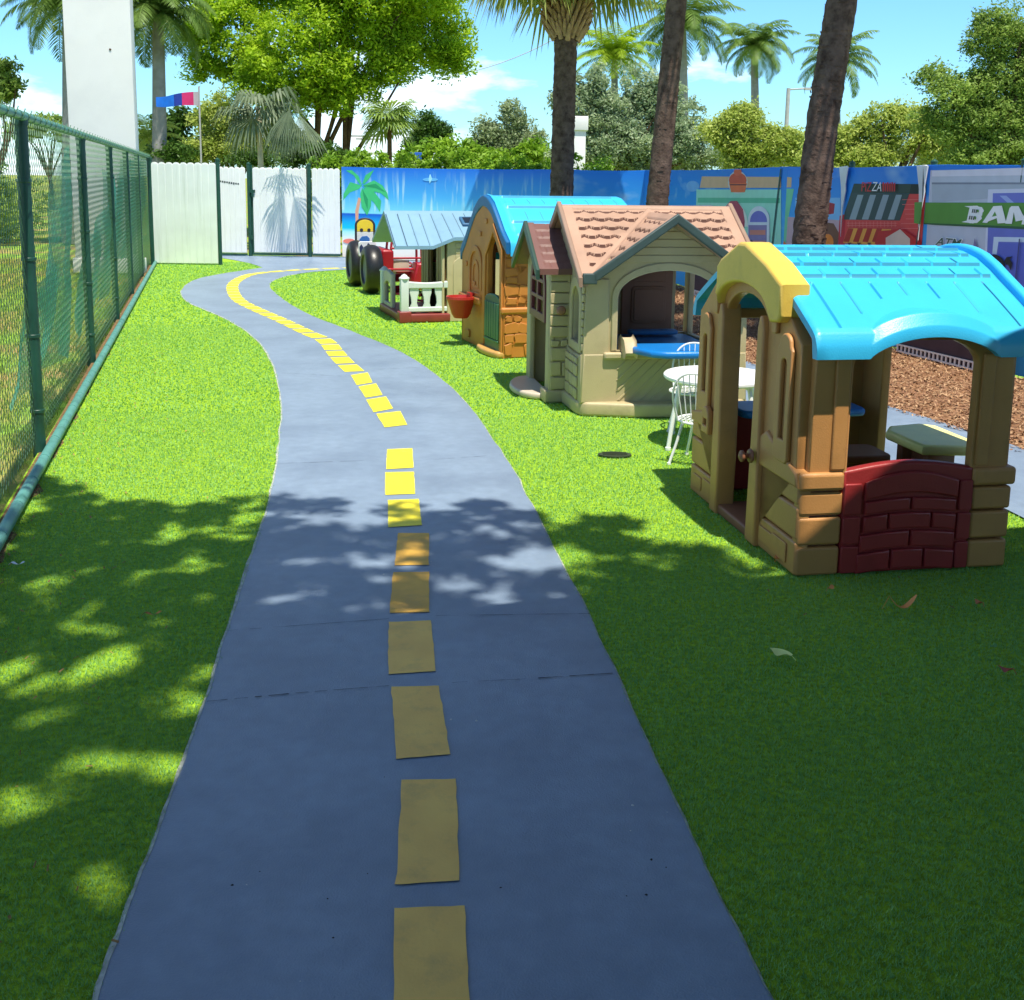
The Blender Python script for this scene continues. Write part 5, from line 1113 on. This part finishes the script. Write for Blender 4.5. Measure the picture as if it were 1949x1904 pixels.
def frond(P0, az, el, ln, droop, n=44, lw=.035, ll=.42, hang=.5):
    """one feather leaf: arching midrib with leaflets down both sides"""
    V, Fq = [], []; p = Vector(P0); pts = []; d0 = Vector((math.cos(az), math.sin(az), 0))
    for i in range(n+1):
        t = i/n; e = el-droop*t**1.3; pts.append(p.copy()); p = p+(d0*math.cos(e)+Vector((0, 0, math.sin(e))))*ln/n
    side = Vector((-d0.y, d0.x, 0)); o = 0
    for i in range(1, n):
        tdir = (pts[i+1]-pts[i-1]).normalized(); L_ = ll*math.sin(math.pi*min(1, (i/n)*.86+.14))**.6
        for s_ in (1, -1):
            dr = (side*s_+tdir*.55+Vector((0, 0, -hang*random.uniform(.6, 1.3)))).normalized(); e = pts[i]+dr*L_*random.uniform(.85, 1.1); w = tdir*lw
            md = pts[i].lerp(e, .5)+Vector((0, 0, .06*L_)); V += [pts[i]-w*.4, pts[i]+w*.4, md+w, e, md-w]; Fq += [(o, o+1, o+2, o+4), (o+4, o+2, o+3, o+3)]; o += 5
    for i in range(n):
        w = side*.012; V += [pts[i]-w, pts[i]+w, pts[i+1]+w*.6, pts[i+1]-w*.6]; Fq.append((o, o+1, o+2, o+3)); o += 4
    return V, Fq
def feather_palm(label, X, Ytop, Ybase, dep, fl_, nf=22, tr=.2, lm=None, lean=0, group='royal palms behind the wall', droop=1.9, dead=3, seed=1):
    random.seed(seed); top = at(X, Ytop, dep); bx = gx(X+lean, dep); t = thing('palm_tree', label, 'palm', (bx, dep, 0), 0, group); tp = Vector((top.x-bx, 0, top.z))
    m = MB(); m.tube([(0, 0, 0), tp*.5+Vector((.03, 0, 0)), tp-Vector((0, 0, fl_*.25)), tp], [tr*1.1, tr, tr*.8, tr*.45], 14); m.build('trunk', M_rbark, t)
    V, Fq = [], []
    for i in range(nf):
        az = i*2.4+random.uniform(-.2, .2); el = 1.35-1.7*(i/nf)+random.uniform(-.1, .1); v, f_ = frond(tp, az, el, fl_*random.uniform(.85, 1.08), droop*random.uniform(.7, 1.1), lw=.021*fl_/2, ll=.26*fl_, hang=.6)
        o = len(V); V += v; Fq += [tuple(j+o for j in q_) for q_ in f_]
    mb = MB(); Fq = [q_[:3] if q_[2] == q_[3] else q_ for q_ in Fq]; mb.add(V, Fq); mb.build('crown', lm or L_feather, t, smooth=0)
    return t
feather_palm('royal palm with a round crown standing alone against the sky', 1437, 85, 320, 58, 2.5, 38, .22, seed=3)
feather_palm('royal palm half hidden behind the middle leaning palm trunk', 1300, 45, 320, 48, 2.7, 36, .22, seed=4)
feather_palm('royal palm partly behind the tall leaning trunk on the right', 1592, 115, 320, 52, 2.3, 34, .2, seed=5)
feather_palm('dark palm whose fronds stick out left of the white pillar', 128, 5, 300, 26, 1.75, 40, .16, seed=6)
feather_palm('grey-trunked palm just right of the white pillar', 300, 25, 300, 27, 1.75, 44, .17, seed=7, droop=2.3)
feather_palm('bright yellow-green feather palm behind the silvery tree', 1170, 105, 320, 36, 1.6, 40, .13, lm=L_yel, seed=8, group=None, droop=1.5)
feather_palm('low young palm below the grey-trunked palm', 285, 262, 300, 28, 1.0, 18, .08, lm=L_olive, seed=9, group=None)

def fanleaf(P0, az, el, pet, R_, n=36, sp=5.0, droop=.5):
    V, Fq = [], []; d = Vector((math.cos(az)*math.cos(el), math.sin(az)*math.cos(el), math.sin(el))); c = Vector(P0)+d*pet; side = Vector((-math.sin(az), math.cos(az), 0)); nrm = side.cross(d).normalized()
    w = side*.012; V += [Vector(P0)-w, Vector(P0)+w, c+w, c-w]; Fq.append((0, 1, 2, 3)); o = 4
    for i in range(n):
        a = -sp/2+sp*(i+.5)/n; da = sp/n*.5; dr = (d*math.cos(a)+side*math.sin(a)); L_ = R_*(.72+.28*math.cos(a*.55))*random.uniform(.9, 1.05); pw = nrm.cross(dr)*math.sin(da)*L_*.62
        mid = c+dr*L_*.6+nrm*.03*(1 if i % 2 else -1); tip = c+dr*L_*.92-Vector((0, 0, droop*L_*random.uniform(.5, 1.1)))
        V += [c, mid-pw, mid+pw, tip]; Fq += [(o, o+1, o+2), (o+1, o+3, o+2)]; o += 4
    return V, Fq
def fan_crown(t, tp, nf, pet, R_, lm, e0=1.3, e1=-1.0, seed=1, droop=.5):
    random.seed(seed); V, Fq = [], []
    for i in range(nf):
        v, f_ = fanleaf(tp, i*2.399+random.uniform(-.2, .2), e0+(e1-e0)*i/nf+random.uniform(-.12, .12), pet*random.uniform(.8, 1.15), R_*random.uniform(.85, 1.1), droop=droop)
        o = len(V); V += v; Fq += [tuple(j+o for j in q_) for q_ in f_]
    mb = MB(); mb.add(V, Fq); return mb.build('crown', lm, t, smooth=0)
def rough_trunk(t, P, r, seed, rings=70):
    """palm stem with leaf-scar ridges"""
    random.seed(seed); P = [Vector(p) for p in P]; sm = catmull3(P, 24); m = MB(); pts = []; rr = []
    m2 = len(sm)
    V, Fs = [], []; n = 26
    for i, p in enumerate(sm):
        t_ = i/(m2-1); base = r[0]+(r[1]-r[0])*t_
        for k in range(n):
            a = 2*math.pi*k/n; rad_ = base*(1+.05*noise.noise((math.cos(a)*2, math.sin(a)*2, p.z*5+seed))+.05*noise.noise((math.cos(a)*5, math.sin(a)*5, p.z*16+seed))+.025*math.sin(p.z*42+math.sin(a+seed)*1.5))
            V.append((p.x+rad_*math.cos(a), p.y+rad_*math.sin(a), p.z))
    for i in range(m2-1):
        for k in range(n): Fs.append((i*n+k, i*n+(k+1) % n, (i+1)*n+(k+1) % n, (i+1)*n+k))
    m.add(V, Fs)
    if rings:   # lifted flakes of old bark
        for _ in range(rings):
            i = random.randrange(2, m2-3); a = random.uniform(0, 2*math.pi); p = sm[i]; t_ = i/(m2-1); b_ = (r[0]+(r[1]-r[0])*t_)*1.01; w = random.uniform(.12, .4); h = random.uniform(.01, .03)
            q_ = [(p.x+b_*math.cos(a+s)*f_, p.y+b_*math.sin(a+s)*f_, p.z+z) for s, z, f_ in ((-w, 0, 1), (w, .005, 1), (w*.8, h, 1.045), (-w*.8, h, 1.05))]; m.add(q_, [(0, 1, 2, 3)])
    return m.build('trunk', M_pbark, t, smooth=60)
palms_grp = None
t = thing('cabbage_palm', 'straight fan palm with a bulging ring of old leaf boots', 'palm', (gx(1066, 19), 19, 0))
zt = at(1080, 38, 19).z; dx = at(1078, 60, 19).x-gx(1066, 19)
rough_trunk(t, [(0, 0, 0), (.02, 0, 1.4), (dx*.7, 0, 3.0), (dx, 0, zt-.1), (dx+.02, 0, zt+.7)], [.205, .18], 1, 240)
m = MB(); random.seed(11)
for i in range(150):   # criss-crossing leaf boots
    a = i*2.4; z = zt-.28+.85*i/150; b_ = .20+.13*math.sin(math.pi*min(1, (i+22)/150)); c, s_ = math.cos(a), math.sin(a); e = Vector((dx+(b_+.13)*c, (b_+.13)*s_, z+.16)); o_ = Vector((dx+b_*.75*c, b_*.75*s_, z-.08)); m.tube([o_, o_.lerp(e, .6)+Vector((0, 0, .01)), e], [.045, .035, .012], 6)
m.build('leaf_boots', mat('leaf_boot', srgb(170, 138, 106), .9, .3, 12, dirt=srgb(104, 80, 62), dscale=10), t)
fan_crown(t, Vector((dx, 0, zt+.80)), 64, .9, .95, L_fan, 1.3, -.28, 12, .85)
for (px0, y0, px1, y1, dep, r0, r1, lb, sd_) in ((1250, 395, 1288, 0, 15, .160, .128, 'slender palm trunk leaning right, behind the beige playhouse roof', 2), (1538, 470, 1602, 0, 11, .172, .145, 'thick dark leaning palm trunk in front of the shop mural', 3)):
    a = at(px0, y0, dep); b_ = at(px1, y1, dep); k = (b_-a)/(b_.z-a.z); bx = a.x-k.x*a.z*.55; t = thing('leaning_palm', lb, 'palm', (bx, dep, 0), 0, 'leaning palms over the mulch bed')
    f3 = lambda z, bend=0: (a.x+k.x*(z-a.z)+bend-bx, 0, z)
    mid = at((px0+px1)/2-(5 if sd_ == 3 else 0), (y0+y1)/2, dep)
    rough_trunk(t, [(0, 0, 0), f3(a.z*.6), f3(a.z), (mid.x-bx, 0, mid.z), f3(b_.z), f3(b_.z+1.5, -.02), f3(b_.z+3.4, -.1)], [r0*1.05, r1*.9], sd_, 420 if sd_ == 3 else 200)
    fan_crown(t, Vector(f3(b_.z+3.4, -.1)), 34, 1.0, 1.0, L_fan, 1.3, -.7, 20+sd_)
t = thing('fan_palm', 'pale-trunked fan palm with drooping fronds behind the gate', 'palm', (gx(498, 25), 25, 0)); zt = at(498, 205, 25).z
m = MB(); m.tube([(0, 0, 0), (.01, 0, zt*.5), (-.02, 0, zt)], [.075, .065, .06], 12); m.build('trunk', mat('pale_trunk', srgb(196, 184, 160), .9, .2, 8), t)
fan_crown(t, Vector((0, 0, zt)), 10, .4, .80, leafmat('leaf_grey', (.10, .15, .08), (.24, .30, .18), .3), .6, -1.1, 31, .6)
t = thing('hanging_frond', 'big fan frond hanging down right of the pale palm trunk', 'palm frond', at(548, 196, 22.15))
V, Fq = [], []; random.seed(5)
for k in range(5):
    v, f_ = fanleaf((.08*(k-2), 0, .1*(k % 2)), 0.3+1.3*k, -1.45+.08*k, .25, .95, 26, 1.3, .2); o = len(V); V += v; Fq += [tuple(j+o for j in q_) for q_ in f_]
mb = MB(); mb.add(V, Fq); mb.build('frond', leafmat('leaf_grey', (.07, .11, .06), (.17, .22, .13), .3), t, smooth=0)
t = thing('fan_palm', 'small fan palm with spiky fronds under the right side of the big shade tree', 'palm', (gx(742, 30), 30, 0)); zt = at(742, 222, 30).z
m = MB(); m.tube([(0, 0, 0), (0, 0, zt)], [.08, .06], 10); m.build('trunk', M_bark, t); fan_crown(t, Vector((0, 0, zt)), 15, .35, .75, L_mid, .7, -.9, 41, .3)

tree('hazy grey-green treeline low along the horizon behind the mural', (gx(1500, 55), 55, 0), pxb([(1040+60*i, 305-12*math.sin(i*1.3), 45, 26+8*math.sin(i*2.1)) for i in range(17)], 55), 30000, .10, .4, L_far, 0, name='treeline', cat='trees')
# past the green fence: dark hedge row and pale wall
bl = [];
for i in range(34):
    y = 3+.85*i; x = -1.02-.283*y-4.2+.4*math.sin(i); bl.append(((x, y, .8+.15*math.sin(i*2.1)), (.8, .7, .95)))
tree('dark hedge row in the field past the green chain link fence', (-8, 12, 0), bl, 42000, .06, .3, L_mid, 0, name='hedge', cat='hedge')
m = MB(); m.box(-.08, .08, -2.2, 2.2, 0, 1.5); m.box(-.12, .12, -2.25, 2.25, 1.5, 1.58)
for y in (-1.5, -.5, .5, 1.5): m.box(.08, .11, y-.05, y+.05, 0, 1.5)
tag(m.build('low_wall', mat('pale_wall', (.55, .60, .66), .7), loc=(-8.0, 15.6, 0), rot=(0, 0, rad(16))), 'pale low wall seen through the chain link near the white pillar', 'wall')

# ================================================================== PILLARS, POLES, FLAG, WIRE
M_stucco = mat('white_stucco', (.78, .775, .79), .75, .03, 1.5, .15, 60, .2, dirt=(.66, .66, .69), dscale=.8, dlo=.5, dhi=.9)
p = thing('white_pillar', 'tall plain white rectangular pillar beyond the green fence', 'pillar', (-6.74, 18.35, 0), rad(4))
m = MB(); m.box(-.56, .50, -.10, .10, .25, 8.5); m.build('shaft', M_stucco, p, bevel=.01)
m = MB(); m.box(-.60, .54, -.13, .13, 0, .25); m.build('base', M_stucco, p, bevel=.01)
m = MB(); m.lathe([(.018, 0), (.018, .01), (.003, .012)], 10, Matrix.Translation((.16, -.10, 3.62)) @ Matrix.Rotation(math.pi/2, 4, 'X')); m.build('screw_head', M_bark, p)
p = thing('small_pillar', 'short white pillar with a cap just right of the straight palm', 'pillar', (gx(1099, 27), 27, 0)); z_ = at(1099, 222, 27).z
m = MB(); m.box(-.15, .15, -.15, .15, 0, z_-.3); m.build('shaft', M_stucco, p, bevel=.01); m = MB(); m.box(-.20, .20, -.20, .20, z_-.34, z_); m.build('cap', M_stucco, p, bevel=.02)
p = thing('light_pole', 'thin grey light pole with a short arm right of the lone royal palm', 'light pole', (gx(1488, 42), 42, 0)); z_ = at(1488, 168, 42).z
M_grey = mat('pole_grey', (.42, .42, .42), .6)
m = MB(); m.tube([(0, 0, 0), (0, 0, z_)], [.11, .07], 10); m.build('pole', M_grey, p); m = MB(); m.tube([(0, 0, z_-.05), (.7, 0, z_+.0)], .03, 8); m.box(.6, 1.0, -.08, .08, z_-.06, z_+.03); m.build('lamp_arm', M_grey, p)
p = thing('feather_flag', 'blue and magenta banner flag crossing the grey palm trunk', 'flag', (gx(386, 25), 25, 0)); a = at(303, 185, 25); b_ = at(386, 178, 25)
m = MB(); m.tube([(0, 0, 0), (0, 0, b_.z+.15)], .02, 8); m.build('pole', M_grey, p)
Lf = (b_.x-a.x); n = 20
def flagpart(u0, u1, nm, mt):
    V = []; Fs = []
    for i in range(n+1):
        u = u0+(u1-u0)*i/n; y = .05*math.sin(u*9); h = .155-.05*u/Lf; zc = b_.z-.12-.07*(u/Lf)+.02*math.sin(u*6); V += [(-u, y, zc-h), (-u, y, zc+h)]
    for i in range(n): Fs.append((2*i, 2*i+2, 2*i+3, 2*i+1))
    mb = MB(); mb.add(V, Fs); mb.build(nm, mt, p, smooth=80)
flagpart(.0, .14, 'flag_cloth', mat('flag_grey', srgb(190, 180, 190), .7)); flagpart(.14, .38, 'flag_cloth', mat('flag_magenta', srgb(205, 40, 110), .7)); flagpart(.38, .55, 'flag_cloth', mat('flag_navy', srgb(20, 50, 150), .7)); flagpart(.55, Lf, 'flag_cloth', mat('flag_blue', srgb(10, 110, 220), .7))
a = at(840, 150, 34); b_ = at(1120, 38, 34); m = MB(); m.tube([a.lerp(b_, i/12)-Vector((0, 0, .25*math.sin(math.pi*i/12))) for i in range(13)], .012, 5)
tag(m.build('power_line', M_grey), 'thin power line crossing the open sky left of the straight palm', 'wire')
p = thing('billboard', 'grey billboard frame seen under the big shade tree', 'billboard', (gx(705, 40), 40, 0)); z0 = at(700, 283, 40).z; z1 = at(700, 258, 40).z
m = MB(); m.box(-.95, .85, -.05, .05, z1-.06, z1); m.box(-.5, .4, -.06, .04, z1-.16, z1-.10); m.box(.70, .78, -.05, .05, 0, z1+.55); m.box(-.95, -.88, -.05, .05, 0, z1); m.build('frame', M_grey, p)
m = MB(); m.box(-1.1, .9, -.08, .02, z0-.22, z0-.12); m.build('white_beam', M_wht, p)
p = thing('street_sign', 'small blue sign board above the hedge', 'sign', (gx(790, 30), 30, 0)); z0 = at(790, 296, 30).z
m = MB(); m.tube([(0, .05, 0), (0, .05, z0)], .03, 8); m.build('post', M_grey, p); m = MB(); m.box(-.18, .18, -.02, .02, z0-.10, z0+.08); m.build('sign_board', mat('sign_blue', srgb(30, 90, 190), .5), p, bevel=.008)

# ================================================================== LITTER ON TURF AND PATH
def leaf_obj(px, py, ln, w, col, label, curl=.3, rz=0, cat='leaf', name='fallen_leaf'):
    x, y = G(px, py); V, Fs = [], []; n = 8
    for i in range(n+1):
        t = i/n; ww = w*math.sin(math.pi*min(.98, t*.9+.06))**.8; z = .018+curl*ln*(t-.5)**2*2
        V += [(ln*(t-.5), -ww, z+.25*ww), (ln*(t-.5), 0, z), (ln*(t-.5), ww, z+.25*ww+.006*math.sin(9*t))]
    for i in range(n):
        for k in (0, 1): Fs.append((3*i+k, 3*i+k+3, 3*i+k+4, 3*i+k+1))
    m = MB(); m.add(V, Fs); m.tube([(-ln*.5, 0, .018+curl*ln*.5), (-ln*.72, .004, .014)], .0012, 5)
    o = m.build(name, mat('litter_%d_%d_%d' % col, tuple(min(.9, c*1.5) for c in srgb(*col)), .6), loc=(x, y, .012), rot=(0, 0, rz), smooth=60)
    return tag(o, label, cat, 'leaf litter on the turf')
leaf_obj(1485, 1260, .085, .026, (190, 222, 120), 'pale green leaf lying on the shaded turf', .15, 2.4)
leaf_obj(1716, 1171, .11, .018, (196, 128, 70), 'curled orange-brown leaf on the shaded turf before the brick panel', .9, .1)
leaf_obj(1580, 1134, .04, .012, (180, 120, 66), 'small brown leaf close to the front of the nearest playhouse', .4, .8)
leaf_obj(1862, 1162, .04, .014, (176, 106, 60), 'small brown leaf at the right edge, below the playhouse corner', .5, 2.0)
leaf_obj(1890, 1246, .03, .010, (84, 130, 70), 'tiny green leaf near the right photo edge', .3, .4)
leaf_obj(1912, 1292, .05, .014, (150, 62, 44), 'reddish leaf near the right photo edge', .5, 2.6)
leaf_obj(292, 1184, .06, .006, (120, 88, 44), 'thin brown twig on the left turf', .3, .2, 'twig', 'twig')
leaf_obj(35, 1087, .055, .008, (220, 222, 214), 'small white paper scrap at the left photo edge', .3, .1, 'paper scrap', 'paper_scrap')
leaf_obj(1478, 1076, .05, .014, (190, 120, 66), 'orange leaf at the foot of the nearest playhouse corner', .4, 1.2)
x, y = G(1170, 869); m = MB(); m.lathe([(.001, .012), (.085, .012), (.10, .016), (.11, .012), (.11, .0)], 28)
for i in range(-3, 4): m.box(-.08, .08, i*.022-.003, i*.022+.003, .012, .018)
o = m.build('drain_cover', mat('drain', (.03, .045, .02), .8), loc=(x, y, .008)); o.scale = (.92, .55, .6); tag(o, 'round dark drain cover sunk in the sunlit turf', 'drain cover')
m = MB(); rs = random.Random(4)
for i in range(34):
    px = rs.uniform(330, 1300); py = rs.uniform(900, 1880); x, y = G(px, py)
    if not inside(path_poly, np.array([x]), np.array([y]))[0]: continue
    r = rs.uniform(.0012, .004); V = [(x+r*rs.uniform(.6, 1.5)*math.cos(a), y+r*rs.uniform(.6, 1.4)*math.sin(a), .012) for a in (0, 1.2, 2.5, 3.8, 5)]
    m.add(V+[(x, y, .012+r)], [(0, 1, 5), (1, 2, 5), (2, 3, 5), (3, 4, 5), (4, 0, 5)], i % 3 == 0)
tag(m.build('path_grit', [mat('grit_dark', (.02, .02, .025), .8), mat('grit_pale', (.6, .6, .55), .8)], smooth=0), kind='stuff')

# ================================================================== UNSEEN BEHIND THE CAMERA: PORCH ROOF AND TREE THAT CAST THE SHADE
sx, sy = TO_SUN.x/TO_SUN.z, TO_SUN.y/TO_SUN.z; HZ = 2.75
def lift(p, z): return (p[0]+sx*z, p[1]+sy*z)
e1, e2, e3 = G(775, 1180), G(1500, 1100), G(1925, 1012)
gp = [(-1.05, .2), (-.86, 1.9), G(300, 1600), G(330, 1530), G(418, 1260), G(462, 1186), e1, (e2[0]-.02, e2[1]-.02), e3, (3.6, 5.4), (8, 5.6), (8, -4), (-1.05, -4)]
bd = thing('building', 'unseen building behind the viewer, its flat porch roof shaped to shade the foreground', 'building', (3.0, -4.5, 0))
m = MB(); m.plate([(lift(p, HZ)[0]-3.0, lift(p, HZ)[1]+4.5) for p in gp[::-1]][::-1], th=.14, bev=.01, M=Matrix.Translation((0, 0, HZ))); m.build('roof', mat('soffit_brown', srgb(96, 84, 74), .8), bd)  # outline follows the shadow edge; lowered to block more sky light
m = MB(); m.box(-3.6, 5.4, -.2, 0, 0, HZ-.005); m.build('wall', M_bark, bd)
for (x, y) in ((4.9, 1.6+4.5-1.2), (-3.2, .2)): m = MB(); m.tube([(x, y, 0), (x, y, HZ-.005)], .06, 12); m.build('column', M_bark, bd)
Z = 7.5
def sb(gxx, gyy, rx, ry, z=Z, rz=.7): return ((gxx+sx*z, gyy+sy*z, z), (rx, ry, rz))
shade = [sb(-2.1, 5.15, .55, .25, 6.5, .4), sb(-1.1, 5.2, .6, .28, 6.5, .4), sb(-.3, 5.2, .35, .22, 6.5, .4), sb(-1.7, 4.9, .8, .4, 6.5, .5), sb(-2.5, 5.6, .25, .13, 6.5, .3), sb(.35, 5.0, .5, .22, 6.5, .4), sb(-2.6, 4.6, 1.0, .55), sb(-1.6, 4.5, .9, .55), sb(-.7, 4.55, .8, .50), sb(.25, 4.55, .7, .42), sb(.75, 4.55, .35, .22), sb(-2.8, 3.6, 1.1, .8, 8.5), sb(-1.6, 3.5, 1.1, .8, 8), sb(-.7, 3.9, .7, .5, 7), sb(-2.6, 2.6, 1.1, .8, 9), sb(-1.5, 2.5, .9, .8, 9), sb(-1.2, 1.6, 1.2, .8, 9), sb(-2.7, 1.4, 1.2, 1.0, 9), sb(-3.8, 3.2, .9, 1.6, 8), sb(-.6, 2.0, .5, .5, 9)]
tree('wide shade tree standing left of and behind the viewer', (-3.9, -1.6, 0), shade, 29000, .065, .14, leafmat('leaf_shade', (.08, .16, .02), (.2, .32, .04), .15), .22, 14, fork=.55, per=42, up=.9)
